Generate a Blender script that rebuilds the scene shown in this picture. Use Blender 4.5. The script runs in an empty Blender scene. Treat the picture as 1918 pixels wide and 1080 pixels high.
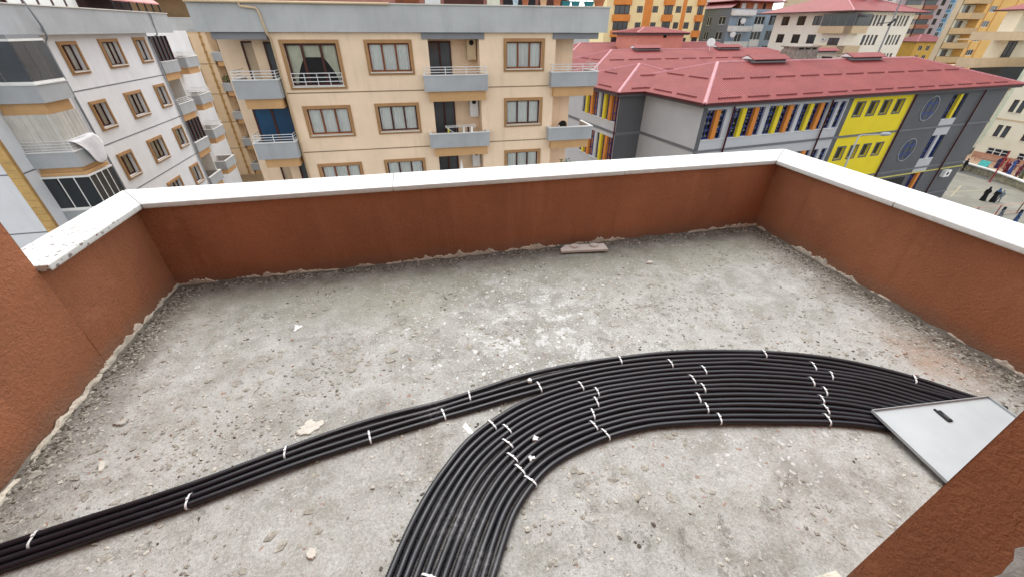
import bpy, math, random
import numpy as np
from mathutils import Vector, Matrix, noise

random.seed(7); RNG = np.random.default_rng(7)
SC = bpy.context.scene
COL = SC.collection
T = 16.3                      # height of the terrace floor above the street
R = math.radians

# ------------------------------------------------------------------ camera
cam = bpy.data.cameras.new('camera'); CAM = bpy.data.objects.new('camera', cam); COL.objects.link(CAM)
cam.sensor_width = 36.0; cam.lens = 739.83 / 1918 * 36.0
cam.clip_start = 0.05; cam.clip_end = 3000
_p, _r, _w = 0.5799, 0.003854, -0.2253
fw = Vector((-math.sin(_w)*math.cos(_p), math.cos(_w)*math.cos(_p), -math.sin(_p)))
rt = Vector((math.cos(_w), math.sin(_w), 0)); up = rt.cross(fw)
rt2 = rt*math.cos(_r) + up*math.sin(_r); up2 = rt2.cross(fw)
m3 = Matrix((rt2, up2, -fw)).transposed()
CAM.matrix_world = Matrix.Translation((0, 0, T+1.6)) @ m3.to_4x4()
SC.camera = CAM

# ------------------------------------------------------------------ sky, sun, exposure
SUN_EL, SUN_AZ = 62.0, 10.0   # azimuth from +Y towards +X
W = bpy.data.worlds.new('World'); SC.world = W; W.use_nodes = True
nt = W.node_tree; nt.nodes.clear()
sky = nt.nodes.new('ShaderNodeTexSky'); sky.sky_type = 'NISHITA'; sky.sun_disc = False
sky.sun_elevation = R(SUN_EL); sky.sun_rotation = R(SUN_AZ); sky.air_density = 1.0; sky.dust_density = 1.0; sky.ozone_density = 1.0
hs = nt.nodes.new('ShaderNodeHueSaturation'); hs.inputs['Saturation'].default_value = 0.12
bg = nt.nodes.new('ShaderNodeBackground'); bg.inputs['Strength'].default_value = 0.15
wo = nt.nodes.new('ShaderNodeOutputWorld')
nt.links.new(sky.outputs[0], hs.inputs['Color']); nt.links.new(hs.outputs[0], bg.inputs[0]); nt.links.new(bg.outputs[0], wo.inputs[0])
sl = bpy.data.lights.new('sun', 'SUN'); sl.energy = 1.15; sl.angle = R(48); sl.color = (1.0, 0.97, 0.93)
so = bpy.data.objects.new('sun', sl); COL.objects.link(so)
sd = Vector((math.sin(R(SUN_AZ))*math.cos(R(SUN_EL)), math.cos(R(SUN_AZ))*math.cos(R(SUN_EL)), math.sin(R(SUN_EL))))
so.rotation_euler = sd.to_track_quat('Z', 'Y').to_euler(); so.location = (0, 0, T+60)
SC.view_settings.view_transform = 'Standard'; SC.view_settings.look = 'None'
SC.view_settings.gamma = 1.0; SC.view_settings.exposure = 1.3; SC.view_settings.use_curve_mapping = False
SC.cycles.max_bounces = 4; SC.cycles.transparent_max_bounces = 12

# ------------------------------------------------------------------ materials
def lin(h):
    h = h.lstrip('#'); c = [int(h[i:i+2], 16)/255 for i in (0, 2, 4)]
    return tuple(x/12.92 if x <= .04045 else ((x+.055)/1.055)**2.4 for x in c)
class NT:
    def __init__(s, name):
        s.m = bpy.data.materials.new(name); s.m.use_nodes = True; s.t = s.m.node_tree
        s.b = s.t.nodes['Principled BSDF']; s.o = s.t.nodes['Material Output']
        s.tc = s.t.nodes.new('ShaderNodeTexCoord'); s.dim = '3D'
    def n(s, ty, ins=None, **kw):
        x = s.t.nodes.new(ty)
        for k, v in kw.items(): setattr(x, k, v)
        for k, v in (ins or {}).items(): s.put(x.inputs[k], v)
        return x
    def put(s, sock, v):
        if isinstance(v, bpy.types.NodeSocket): s.t.links.new(v, sock)
        elif isinstance(v, tuple) and len(v) == 3 and sock.type == 'RGBA': sock.default_value = (*v, 1)
        else: sock.default_value = v
    def noise(s, scale, detail=3, rough=.55, dist=0, vec=None):
        return s.n('ShaderNodeTexNoise', {'Vector': vec or s.tc.outputs['Object'], 'Scale': scale, 'Detail': detail, 'Roughness': rough, 'Distortion': dist}, noise_dimensions=s.dim).outputs['Fac']
    def vor(s, scale, vec=None, out='Distance', rnd=1.0):
        return s.n('ShaderNodeTexVoronoi', {'Vector': vec or s.tc.outputs['Object'], 'Scale': scale, 'Randomness': rnd}, voronoi_dimensions=s.dim).outputs[out]
    def mr(s, v, a, b, c=0., d=1.):
        return s.n('ShaderNodeMapRange', {0: v, 1: a, 2: b, 3: c, 4: d}).outputs[0]
    def ma(s, op, a, b=0.):
        x = s.n('ShaderNodeMath', operation=op); s.put(x.inputs[0], a); s.put(x.inputs[1], b); return x.outputs[0]
    def mix(s, f, a, b, bt='MIX'):
        x = s.n('ShaderNodeMix', data_type='RGBA', blend_type=bt); s.put(x.inputs[0], f); s.put(x.inputs[6], a); s.put(x.inputs[7], b); return x.outputs[2]
    def bump(s, h, st, d=.01, nrm=None):
        x = s.n('ShaderNodeBump', {'Height': h, 'Strength': st, 'Distance': d})
        if nrm: s.t.links.new(nrm, x.inputs['Normal'])
        return x.outputs[0]
    def set(s, **kw):
        for k, v in kw.items(): s.put(s.b.inputs[k.replace('_', ' ')], v)
        return s.m
MATS = {}
def mat(name, col, rough=.75, var=.10, vs=1.2, bump=0., bs=60., bd=.01, metal=0., spec=.3, streak=0.):
    if name in MATS: return MATS[name]
    q = NT(name); c = lin(col) if isinstance(col, str) else col
    f = q.noise(vs, 4, .6)
    dark = tuple(x*(1-var*1.6) for x in c); light = tuple(min(1, x*(1+var)) for x in c)
    cc = q.mix(q.mr(f, .3, .7), dark, light)
    if streak:
        mp = q.n('ShaderNodeMapping', {'Vector': q.tc.outputs['Object'], 'Scale': (1.6, 1.6, .16)})
        st = q.mr(q.noise(1.5, 5, .65, 0, mp.outputs[0]), .52, .75)
        cc = q.mix(q.ma('MULTIPLY', st, streak), cc, tuple(x*.45 for x in c))
    q.set(Base_Color=cc, Roughness=rough, Metallic=metal); q.b.inputs['Specular IOR Level'].default_value = spec
    if bump: q.set(Normal=q.bump(q.noise(bs, 3, .6), bump, bd))
    MATS[name] = q.m; return q.m
def glass_mat():
    q = NT('window_glass')
    tr = q.n('ShaderNodeBsdfTransparent', {'Color': (.95, .97, .97)}); gl = q.n('ShaderNodeBsdfGlossy', {'Color': (.9, .93, .95), 'Roughness': .03})
    fr = q.n('ShaderNodeFresnel', {'IOR': 1.55}); mx = q.n('ShaderNodeMixShader', {0: fr.outputs[0], 1: tr.outputs[0], 2: gl.outputs[0]})
    q.t.links.new(mx.outputs[0], q.o.inputs[0]); return q.m
GLASS = glass_mat()
def dark_glass(name, c, rough=.06):
    q = NT(name); f = q.noise(.8, 3)
    q.set(Base_Color=q.mix(f, tuple(x*.5 for x in c), tuple(x*1.5 for x in c)), Roughness=rough); q.b.inputs['Specular IOR Level'].default_value = .6
    return q.m
DGLASS = dark_glass('dark_glass', (.02, .025, .03)); BGLASS = dark_glass('blue_glass', (.012, .06, .13)); GGLASS = dark_glass('grey_glass', (.07, .08, .09))

# ------------------------------------------------------------------ mesh helpers
class MB:
    def __init__(s): s.v = []; s.f = []
    def quad(s, *p):
        n = len(s.v); s.v += [tuple(x) for x in p]; s.f.append(tuple(range(n, n+len(p))))
    def hexa(s, p):           # 8 corners: bottom 4, top 4
        n = len(s.v); s.v += [tuple(x) for x in p]
        s.f += [tuple(n+i for i in q) for q in ((3, 2, 1, 0), (4, 5, 6, 7), (0, 1, 5, 4), (1, 2, 6, 5), (2, 3, 7, 6), (3, 0, 4, 7))]
    def box(s, x0, x1, y0, y1, z0, z1):
        s.hexa([(x0, y0, z0), (x1, y0, z0), (x1, y1, z0), (x0, y1, z0), (x0, y0, z1), (x1, y0, z1), (x1, y1, z1), (x0, y1, z1)])
    def prism(s, poly, z0, z1):
        n = len(s.v); k = len(poly); s.v += [(x, y, z0) for x, y in poly] + [(x, y, z1) for x, y in poly]
        s.f.append(tuple(n+i for i in reversed(range(k)))); s.f.append(tuple(n+k+i for i in range(k)))
        for i in range(k): j = (i+1) % k; s.f.append((n+i, n+j, n+k+j, n+k+i))
    def tube(s, pts, r, sides=8, cap=True):
        pts = [Vector(p) for p in pts]; n0 = len(s.v); k = len(pts)
        rr = r if isinstance(r, (list, tuple)) else [r]*k
        for i, p in enumerate(pts):
            d = (pts[min(i+1, k-1)] - pts[max(i-1, 0)]).normalized()
            a = d.cross(Vector((0, 0, 1))) if abs(d.z) < .95 else d.cross(Vector((1, 0, 0)))
            a.normalize(); b = d.cross(a)
            for j in range(sides):
                t = 2*math.pi*j/sides; s.v.append(tuple(p + (a*math.cos(t) + b*math.sin(t))*rr[i]))
        for i in range(k-1):
            for j in range(sides):
                j2 = (j+1) % sides; s.f.append((n0+i*sides+j, n0+i*sides+j2, n0+(i+1)*sides+j2, n0+(i+1)*sides+j))
        if cap: s.f.append(tuple(n0+j for j in reversed(range(sides)))); s.f.append(tuple(n0+(k-1)*sides+j for j in range(sides)))
    def build(s, name, m, parent=None, smooth=False, bevel=0.):
        me = bpy.data.meshes.new(name); o0 = root_loc(parent)
        me.from_pydata([(x-o0[0], y-o0[1], z-o0[2]) for x, y, z in s.v], [], s.f); me.update()
        o = bpy.data.objects.new(name, me); COL.objects.link(o); o.data.materials.append(m)
        if parent: o.parent = parent
        if smooth: me.polygons.foreach_set('use_smooth', [True]*len(me.polygons))
        if bevel:
            b = o.modifiers.new('bevel', 'BEVEL'); b.width = bevel; b.segments = 2; b.limit_method = 'ANGLE'
        return o
def root_loc(o):
    if not o: return (0, 0, 0)
    while o.parent: o = o.parent
    return o.location
def empty(name, loc, label, cat, group=None):
    o = bpy.data.objects.new(name, None); COL.objects.link(o); o.location = loc; o.empty_display_size = .2
    return tag(o, label, cat, group)
def tag(o, label, cat, group=None):
    o['label'] = label; o['category'] = cat
    if group: o['group'] = group
    return o
def struct(o): o['kind'] = 'structure'; return o
def stuff(o): o['kind'] = 'stuff'; return o
def setorigin(o, loc):
    o.data.transform(Matrix.Translation(-Vector(loc))); o.location = loc; return o
class Face:                   # a vertical facade: u along it, z up (0 = terrace floor), d outwards
    def __init__(s, x, y, ang, out=1):
        a = R(ang); s.o = (x, y); s.t = (math.cos(a), math.sin(a)); s.n = (math.sin(a)*out, -math.cos(a)*out)
    def p(s, u, z, d=0.): return (s.o[0]+u*s.t[0]+d*s.n[0], s.o[1]+u*s.t[1]+d*s.n[1], z+T)
    def box(s, mb, u0, u1, z0, z1, d0, d1):
        mb.hexa([s.p(u0, z0, d1), s.p(u1, z0, d1), s.p(u1, z0, d0), s.p(u0, z0, d0), s.p(u0, z1, d1), s.p(u1, z1, d1), s.p(u1, z1, d0), s.p(u0, z1, d0)])
    def wall(s, mb, u0, u1, z0, z1, holes=(), depth=.22):
        us = sorted({u0, u1, *[min(max(h[i], u0), u1) for h in holes for i in (0, 1)]}); zs = sorted({z0, z1, *[min(max(h[i], z0), z1) for h in holes for i in (2, 3)]})
        for a, b in zip(us, us[1:]):
            for c, e in zip(zs, zs[1:]):
                mu, mz = (a+b)/2, (c+e)/2
                if any(h[0] < mu < h[1] and h[2] < mz < h[3] for h in holes): continue
                mb.quad(s.p(a, c), s.p(b, c), s.p(b, e), s.p(a, e))
        for h in holes:
            D = -(h[4] if len(h) > 4 else depth)
            mb.quad(s.p(h[0], h[2]), s.p(h[0], h[3]), s.p(h[0], h[3], D), s.p(h[0], h[2], D)); mb.quad(s.p(h[1], h[2]), s.p(h[1], h[3]), s.p(h[1], h[3], D), s.p(h[1], h[2], D))
            mb.quad(s.p(h[0], h[2]), s.p(h[1], h[2]), s.p(h[1], h[2], D), s.p(h[0], h[2], D)); mb.quad(s.p(h[0], h[3]), s.p(h[1], h[3]), s.p(h[1], h[3], D), s.p(h[0], h[3], D))
            if len(h) > 4: mb.quad(s.p(h[0], h[2], D), s.p(h[1], h[2], D), s.p(h[1], h[3], D), s.p(h[0], h[3], D))
    def seg(s, mb, pts, r, sides=6): mb.tube([s.p(*q) for q in pts], r, sides)

def curtain(F, par, u0, u1, z0, z1, d, m, folds=.09, amp=.02, name='curtain'):
    mb = MB(); n = max(6, int((u1-u0)/folds)*4); ph = random.random()*6
    for i in range(n):
        a, b = u0+(u1-u0)*i/n, u0+(u1-u0)*(i+1)/n
        f = lambda u: d + amp*math.sin(u/folds*2*math.pi*(1+.15*math.sin(u*3+ph))+ph)
        mb.quad(F.p(a, z0, f(a)), F.p(b, z0, f(b)), F.p(b, z1, f(b)), F.p(a, z1, f(a)))
    return mb.build(name, m, par, True)
M = dict(
    brownf=mat('dark_brown_frame', '#4a231a', .45, .2, 3), midf=mat('mid_brown_frame', '#7c4322', .45, .2, 3), trim=mat('tan_trim', '#a9835a', .8, .08, 2),
    whitef=mat('white_frame', '#e3e3df', .5, .05), white=mat('white_paint', '#d9d9d6', .6, .06), curt=mat('white_curtain', '#efefea', .9, .04, 2), cream=mat('cream_curtain', '#dedcc6', .9, .08, 2),
    sill=mat('stone_sill', '#d6d2c8', .6, .08), dark=mat('interior_dark', '#1d1a1a', .9, .2), rail=mat('white_rail', '#dcdcdc', .4, .05, spec=.5),
    grey=mat('balcony_grey', '#a9acae', .8, .07, .7, .2, 50, streak=.25), grey2=mat('parapet_grey', '#b6b8b7', .8, .08, .6, .2, 50, streak=.22), tan=mat('balcony_tan', '#c89f70', .8, .06),
    beige=mat('beige_plaster', '#efd5b7', .85, .05, .7, .35, 22, .02, streak=.2), beige2=mat('rear_beige_plaster', '#dfc5a2', .85, .05, .7, .3, 22, .02, streak=.12), beigein=mat('loggia_plaster', '#c6a883', .85, .05),
    line=mat('groove_shade_line', '#8f7a5f', .9, .1), whitew=mat('white_plaster', '#e1e2e4', .85, .04, .7, .35, 22, .02, streak=.12), gline=mat('grey_groove_shade', '#77797d', .9, .1), soff=mat('soffit_grey', '#86878a', .8, .06),
    pipe=mat('drain_pipe', '#cdb694', .5, .08), pipeg=mat('grey_drain_pipe', '#9fa3a8', .5, .08), quoin=mat('quoin_stone', '#c8a468', .85, .12, 3), quoin2=mat('quoin_stone_brown', '#b08a55', .85, .12, 3),
    ac=mat('ac_cream', '#cdb792', .5, .05), acw=mat('ac_white', '#dfe0de', .5, .05), black=mat('matt_black', '#1c1c1e', .6, .2))

def window(F, B, u0, u1, z0, z1, tw=.14, n=3, fm='midf', trim='trim', cur='curt', depth=.16, glass=None, proud=.05, sill=True, fr=.07, name='window', hbar=None, widths=None):
    """outer trim rectangle; returns the hole"""
    h = (u0+tw, u1-tw, z0+tw, z1-tw)
    mb = MB()
    if trim:
        for a in ((u0, u1, z1-tw, z1), (u0, u1, z0, z0+tw), (u0, u0+tw, z0+tw, z1-tw), (u1-tw, u1, z0+tw, z1-tw)): F.box(mb, *a, .002, proud)
        i = tw*.45
        for a in ((u0+i, u1-i, z1-tw, z1-i), (u0+i, u1-i, z0+i, z0+tw), (u0+i, u0+tw, z0+tw, z1-tw), (u1-tw, u1-i, z0+tw, z1-tw)): F.box(mb, *a, proud, proud+.025)
        w = mb.build(name, M[trim], B)
        fmb = MB()
    else: fmb = mb
    us = [h[0]+(h[1]-h[0])*k/n for k in range(n+1)] if not widths else [h[0]+(h[1]-h[0])*x for x in widths]
    d0, d1 = -depth-.03, -depth+.03
    for a in ((h[0], h[1], h[2], h[2]+fr), (h[0], h[1], h[3]-fr, h[3]), (h[0], h[0]+fr, h[2]+fr, h[3]-fr), (h[1]-fr, h[1], h[2]+fr, h[3]-fr)): F.box(fmb, *a, d0, d1)
    for x in us[1:-1]: F.box(fmb, x-fr*.6, x+fr*.6, h[2]+fr, h[3]-fr, d0-.001, d1+.012)
    if hbar: F.box(fmb, h[0]+fr, h[1]-fr, hbar-fr*.4, hbar+fr*.4, d0+.004, d1-.004)
    if trim: fmb.build('frame', M[fm], w)
    else: w = fmb.build(name, M[fm], B)
    for a, b in zip(us, us[1:]):
        g = MB(); g.quad(F.p(a, h[2]+fr, -depth), F.p(b, h[2]+fr, -depth), F.p(b, h[3]-fr, -depth), F.p(a, h[3]-fr, -depth)); g.build('pane', glass or (GLASS if cur else DGLASS), w)
    if sill:
        s = MB(); F.box(s, h[0]-.04, h[1]+.04, h[2]-.05, h[2]-.004, -depth, proud+.07); s.build('sill', M['sill'], w)
    if cur:
        if cur == 'sheer':
            curtain(F, w, h[0], h[1], h[2], h[3], -depth-.05, M['curt'], .16, .02)
        else:
            curtain(F, w, h[0], h[1], h[2], h[3], -depth-.05, M[cur], .11, .02)
    return h

def shell(mb, poly, z0, z1, skip=()):     # plain outer walls for a plan polygon + flat roof
    k = len(poly)
    for i in range(k):
        if i in skip: continue
        a, b = poly[i], poly[(i+1) % k]; mb.quad((*a, z0), (*b, z0), (*b, z1), (*a, z1))
    mb.quad(*[(x, y, z1) for x, y in poly])

def balcony(F, B, u0, u1, zt, zb, zt2, d, sides=True, rail=True, rails=3, m='grey', t='tan', inset=.22, posts=None, d0=.0, name='balcony'):
    """solid grey parapet zt..zb, tan edge beam zb..zt2, projecting d"""
    mb = MB(); th = .1
    F.box(mb, u0, u1, zb, zt, d-th, d)
    F.box(mb, u0, u0+th, zb, zt, d0, d-th); F.box(mb, u1-th, u1, zb, zt, d0, d-th)
    b = mb.build(name, M[m], B)
    s = MB(); F.box(s, u0+inset, u1-inset*.5, zt2, zb-.003, d0, d-.16); F.box(s, u0+.1, u1-.1, zb+.003, zb+.08, d0, d-th); s.build('slab_beam', M[t], b)
    c = MB(); F.box(c, u0-.03, u1+.03, zt+.002, zt+.05, d-th-.03, d+.03); F.box(c, u0-.03, u0+th+.03, zt+.002, zt+.05, d0, d-th-.03); F.box(c, u1-th-.03, u1+.03, zt+.002, zt+.05, d0, d-th-.03); c.build('balcony_coping', M['white'], b)
    if rail:
        r = MB(); z0 = zt+.05
        for k in range(rails):
            z = z0+.1+k*.12
            r.tube([F.p(u0+.05, z, d0), F.p(u0+.05, z, d-.05), F.p(u1-.05, z, d-.05), F.p(u1-.05, z, d0)], .018, 6)
        nps = max(2, int((u1-u0)/.85)+1)
        for k in range(nps):
            u = u0+.05+(u1-u0-.1)*k/(nps-1); r.tube([F.p(u, z0, d-.05), F.p(u, z0+.36, d-.05)], .02, 6)
        r.build('railing', M['rail'], b)
    return b

# ================================================================== SETTING
def sheet(name, x0, x1, y0, y1, z, m):
    mb = MB(); mb.quad((x0, y0, z), (x1, y0, z), (x1, y1, z), (x0, y1, z)); return struct(mb.build(name, m))
asph = NT('street_asphalt'); f = asph.noise(.12, 5); g = asph.noise(30, 3)
asph.set(Base_Color=asph.mix(asph.mr(asph.ma('ADD', f, asph.ma('MULTIPLY', g, .25)), .4, .9), (.06, .06, .058), (.12, .118, .11)), Roughness=.9)
sheet('ground', -1500, 1500, -1500, 1500, 0, asph.m)
yard = NT('yard_concrete'); f = yard.noise(.25, 6, .7); g = yard.noise(14, 3)
yard.set(Base_Color=yard.mix(yard.mr(yard.ma('ADD', f, yard.ma('MULTIPLY', g, .2)), .4, .8), (.15, .143, .12), (.25, .24, .2)), Roughness=.85)
sheet('school_yard', 55, 79, 18, 46, .004, yard.m)
ylw = mat('yard_line_yellow', '#aaa283', .9, .2, 5)
mb = MB()
for a, b in (((64.6, 36.9), (68.3, 35.2)), ((66.2, 35.4), (72.5, 38.4)), ((68.3, 36.9), (75.0, 36.2))):
    d = Vector((b[0]-a[0], b[1]-a[1])).normalized()*.06; n = (-d.y, d.x)
    mb.quad((a[0]-n[0], a[1]-n[1], .008), (b[0]-n[0], b[1]-n[1], .008), (b[0]+n[0], b[1]+n[1], .008), (a[0]+n[0], a[1]+n[1], .008))
struct(mb.build('yard_marking', ylw))

# ================================================================== THE TERRACE
def floor_material():
    q = NT('worn_screed'); q.dim = '2D'; oc = q.tc.outputs['Object']
    sx = q.n('ShaderNodeSeparateXYZ', {0: oc}); X, Y = sx.outputs[0], sx.outputs[1]
    wob = q.n('ShaderNodeTexNoise', {'Vector': oc, 'Scale': 9., 'Detail': 3.}, noise_dimensions='2D'); 
    wv = q.n('ShaderNodeVectorMath', {0: wob.outputs['Color'], 1: (.5, .5, .5)}, operation='SUBTRACT')
    ws = q.n('ShaderNodeVectorMath', {0: wv.outputs[0], 'Scale': .07}, operation='SCALE')
    wc = q.n('ShaderNodeVectorMath', {0: oc, 1: ws.outputs[0]}, operation='ADD').outputs[0]
    big = q.noise(1.1, 4, .6); mid = q.noise(6, 4, .68, .3); fine = q.noise(85, 3, .7); grit = q.noise(260, 2, .6)
    c = q.mix(q.mr(big, .3, .7), (.258, .256, .236), (.338, .336, .312))
    c = q.mix(q.mr(mid, .42, .72), c, (.385, .384, .368))
    c = q.mix(q.mr(mid, .46, .30, 0, .5), c, (.215, .205, .175))
    c = q.mix(q.mr(q.noise(2.4, 4, .55, .5), .56, .68, 0, .45), c, (.20, .19, .168))
    # smoother, slightly green damp film towards the back wall, with its own ragged shape
    gm = q.ma('MULTIPLY', q.mr(q.ma('ADD', Y, q.ma('MULTIPLY', big, 1.1)), 2.55, 3.15), q.mr(Y, 2.9, 2.72))
    c = q.mix(q.ma('MULTIPLY', gm, .55), c, (.21, .213, .155))
    # rough zone mask: crusty in the foreground, smoother behind
    zone = q.mr(q.ma('ADD', Y, q.ma('MULTIPLY', q.noise(1.7, 3), -1.6)), 1.5, .3)
    # flakes of old skim coat
    fl1 = q.noise(15, 5, .64, .6); fl = q.mr(fl1, .555, .575)
    reg = q.mr(q.noise(2.1, 3), .45, .6)
    flm = q.ma('MULTIPLY', fl, q.ma('MAXIMUM', q.ma('MULTIPLY', reg, .75), q.ma('MULTIPLY', zone, .7)))
    c = q.mix(q.ma('MULTIPLY', flm, .8), c, q.mix(q.noise(30, 3), (.28, .27, .25), (.40, .395, .375)))
    # dark bared patches
    bp = q.ma('MULTIPLY', q.mr(q.noise(11, 5, .7, .15), .6, .64), q.mr(q.noise(2.6, 3), .46, .6))
    c = q.mix(q.ma('MULTIPLY', bp, .45), c, (.12, .113, .095))
    # paint spatter dots (bigger, denser around the middle) and brown specks
    def dots(scale, rmin, rmax, keep):
        vn = q.n('ShaderNodeTexVoronoi', {'Vector': wc, 'Scale': scale}, voronoi_dimensions='2D'); d, cl = vn.outputs['Distance'], vn.outputs['Color']
        s2 = q.n('ShaderNodeSeparateColor', {0: cl})
        rad = q.mr(s2.outputs[0], 0, 1, rmin, rmax)
        m = q.mr(q.ma('SUBTRACT', rad, d), -.01, .03)
        return q.ma('MULTIPLY', m, q.ma('LESS_THAN', s2.outputs[1], keep))
    dx = q.ma('MULTIPLY', q.ma('SUBTRACT', X, .62), 1.1); dy = q.ma('SUBTRACT', Y, 1.85)
    rr = q.ma('SQRT', q.ma('ADD', q.ma('MULTIPLY', dx, dx), q.ma('MULTIPLY', dy, dy)))
    cen = q.mr(q.ma('ADD', rr, q.ma('MULTIPLY', q.noise(3.5, 4), 1.0)), 1.75, .6)
    spr = q.ma('MAXIMUM', cen, q.ma('MULTIPLY', q.mr(q.noise(1.7, 4, .6), .5, .66), .4))
    w1 = q.ma('MULTIPLY', dots(30, .04, .32, .17), q.mr(spr, .15, .5))
    w2 = q.ma('MULTIPLY', dots(75, .05, .36, .2), q.mr(spr, .1, .55))
    sm = q.ma('MULTIPLY', q.mr(q.noise(7, 6, .72, .1), .56, .61), q.mr(cen, .35, .8))
    wm = q.ma('MAXIMUM', q.ma('MAXIMUM', w1, w2), q.ma('MULTIPLY', sm, .7))
    c = q.mix(q.ma('MULTIPLY', wm, .9), c, (.56, .57, .57))
    br = q.ma('MULTIPLY', dots(26, .05, .22, .16), q.mr(q.noise(1.9, 3), .47, .56))
    c = q.mix(q.ma('MULTIPLY', br, .75), c, (.26, .16, .12))
    dk = q.ma('MULTIPLY', dots(48, .03, .2, .2), q.mr(q.noise(2.7, 3), .46, .58))
    c = q.mix(q.ma('MULTIPLY', dk, .6), c, (.13, .12, .1))
    # soil along the foot of the walls
    dn = q.ma('MINIMUM', q.ma('MINIMUM', q.ma('SUBTRACT', X, -1.86), q.ma('SUBTRACT', 3.11, X)), q.ma('SUBTRACT', 2.95, Y))
    so_ = q.mr(q.ma('ADD', dn, q.ma('MULTIPLY', q.noise(7, 6, .7), -.42)), .06, -.16)
    c = q.mix(q.ma('MULTIPLY', so_, .8), c, q.mix(q.noise(45, 4), (.06, .053, .043), (.17, .155, .125)))
    # brick dust near the right hand parapet
    ex = q.ma('SUBTRACT', X, 2.78); ey = q.ma('MULTIPLY', q.ma('SUBTRACT', Y, 1.12), .8)
    er = q.ma('SQRT', q.ma('ADD', q.ma('MULTIPLY', ex, ex), q.ma('MULTIPLY', ey, ey)))
    c = q.mix(q.ma('MULTIPLY', q.mr(q.ma('ADD', er, q.ma('MULTIPLY', q.noise(6, 5, .7), .45)), .5, .22), .55), c, (.30, .17, .10))
    c = q.mix(.36, c, q.mix(q.mr(fine, .3, .7), (.5, .5, .49), (1.5, 1.5, 1.5)), 'MULTIPLY')
    c = q.mix(.28, c, q.mix(q.mr(grit, .32, .68), (.5, .5, .5), (1.5, 1.5, 1.5)), 'MULTIPLY')
    h = q.ma('ADD', q.ma('MULTIPLY', fl, .22), q.ma('ADD', q.ma('MULTIPLY', fine, .32), q.ma('MULTIPLY', mid, .5)))
    h = q.ma('SUBTRACT', h, q.ma('MULTIPLY', bp, .3))
    n1 = q.bump(h, .62, .007); n2 = q.bump(grit, .4, .002, n1)
    q.set(Base_Color=c, Roughness=q.mr(gm, 0, 1, .93, .75), Normal=n2); q.b.inputs['Specular IOR Level'].default_value = .2
    return q.m
def floor_h(x, y):
    p = Vector((x, y, 0))
    h = .006*(noise.noise(p*1.3)) + .0025*noise.noise(p*6)
    k = noise.noise(p*11+Vector((3, 1, 5))); h += .0045*max(0, min(1, (k-.22)*9))*(.4+.6*(noise.noise(p*2.2) > .0))
    dn = min(x+1.87, 3.11-x, 2.95-y); h += .016*max(0, 1-dn/.16)**2*(.6+.8*noise.noise(p*9))
    return h + .002*noise.noise(p*28)
def build_floor():
    nx, ny = 410, 226; xs = np.linspace(-1.95, 3.16, nx); ys = np.linspace(.18, 3.0, ny)
    v = [(x, y, floor_h(x, y)) for y in ys for x in xs]
    f = [(j*nx+i, j*nx+i+1, (j+1)*nx+i+1, (j+1)*nx+i) for j in range(ny-1) for i in range(nx-1)]
    me = bpy.data.meshes.new('terrace_floor'); me.from_pydata(v, [], f); me.polygons.foreach_set('use_smooth', [True]*len(f)); me.update()
    n = len(v); me2 = me
    o = bpy.data.objects.new('terrace_floor', me); COL.objects.link(o); o.location = (0, 0, T); me.materials.append(floor_material())
    struct(o); return o
FLOOR = build_floor()
mb = MB(); mb.box(-2.1, 3.2, -2.5, .19, T-.25, T-.004); mb.box(-2.1, 3.2, .19, 3.0, T-.25, T-.05)
struct(mb.build('terrace_slab', mat('slab_concrete', '#8e8a80', .9, .15, 3, .4, 60)))

def stucco(name, base, patch=False):
    q = NT(name); big = q.noise(1.4, 4); fine = q.noise(120, 3, .6)
    d = tuple(x*.80 for x in base); l = tuple(x*1.15 for x in base)
    c = q.mix(q.mr(big, .3, .7), d, l); c = q.mix(.35, c, q.mix(q.mr(fine, .3, .7), (.55, .55, .55), (1.3, 1.3, 1.3)), 'MULTIPLY')
    pt = q.ma('MULTIPLY', q.mr(q.noise(4.5, 6, .7), .6, .72), .3); c = q.mix(pt, c, tuple(min(1, x*1.6+.02) for x in base))
    mp = q.n('ShaderNodeMapping', {'Vector': q.tc.outputs['Object'], 'Scale': (1., 1., .1)})
    c = q.mix(q.mr(q.noise(9, 4, .65, 0, mp.outputs[0]), .55, .78, 0, .38), c, tuple(x*.55 for x in base))
    c = q.mix(q.mr(q.noise(5, 4, .65, 0, mp.outputs[0]), .56, .75, 0, .3), c, tuple(min(1, x*1.35+.03) for x in base))
    zz = q.n('ShaderNodeSeparateXYZ', {0: q.tc.outputs['Object']}).outputs[2]
    c = q.mix(q.mr(q.ma('ADD', zz, q.ma('MULTIPLY', q.noise(8, 4, .7), -.16)), .05, -.07, 0, .55), c, (.20, .15, .11))
    lump = q.noise(55, 3, .62, .5)
    n1 = q.bump(lump, .9, .009); n2 = q.bump(q.noise(170, 2, .7), .8, .003, n1)
    q.set(Base_Color=c, Roughness=.9, Normal=n2); q.b.inputs['Specular IOR Level'].default_value = .15
    return q.m
STU = stucco('brown_stucco', (.33, .133, .068))
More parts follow.
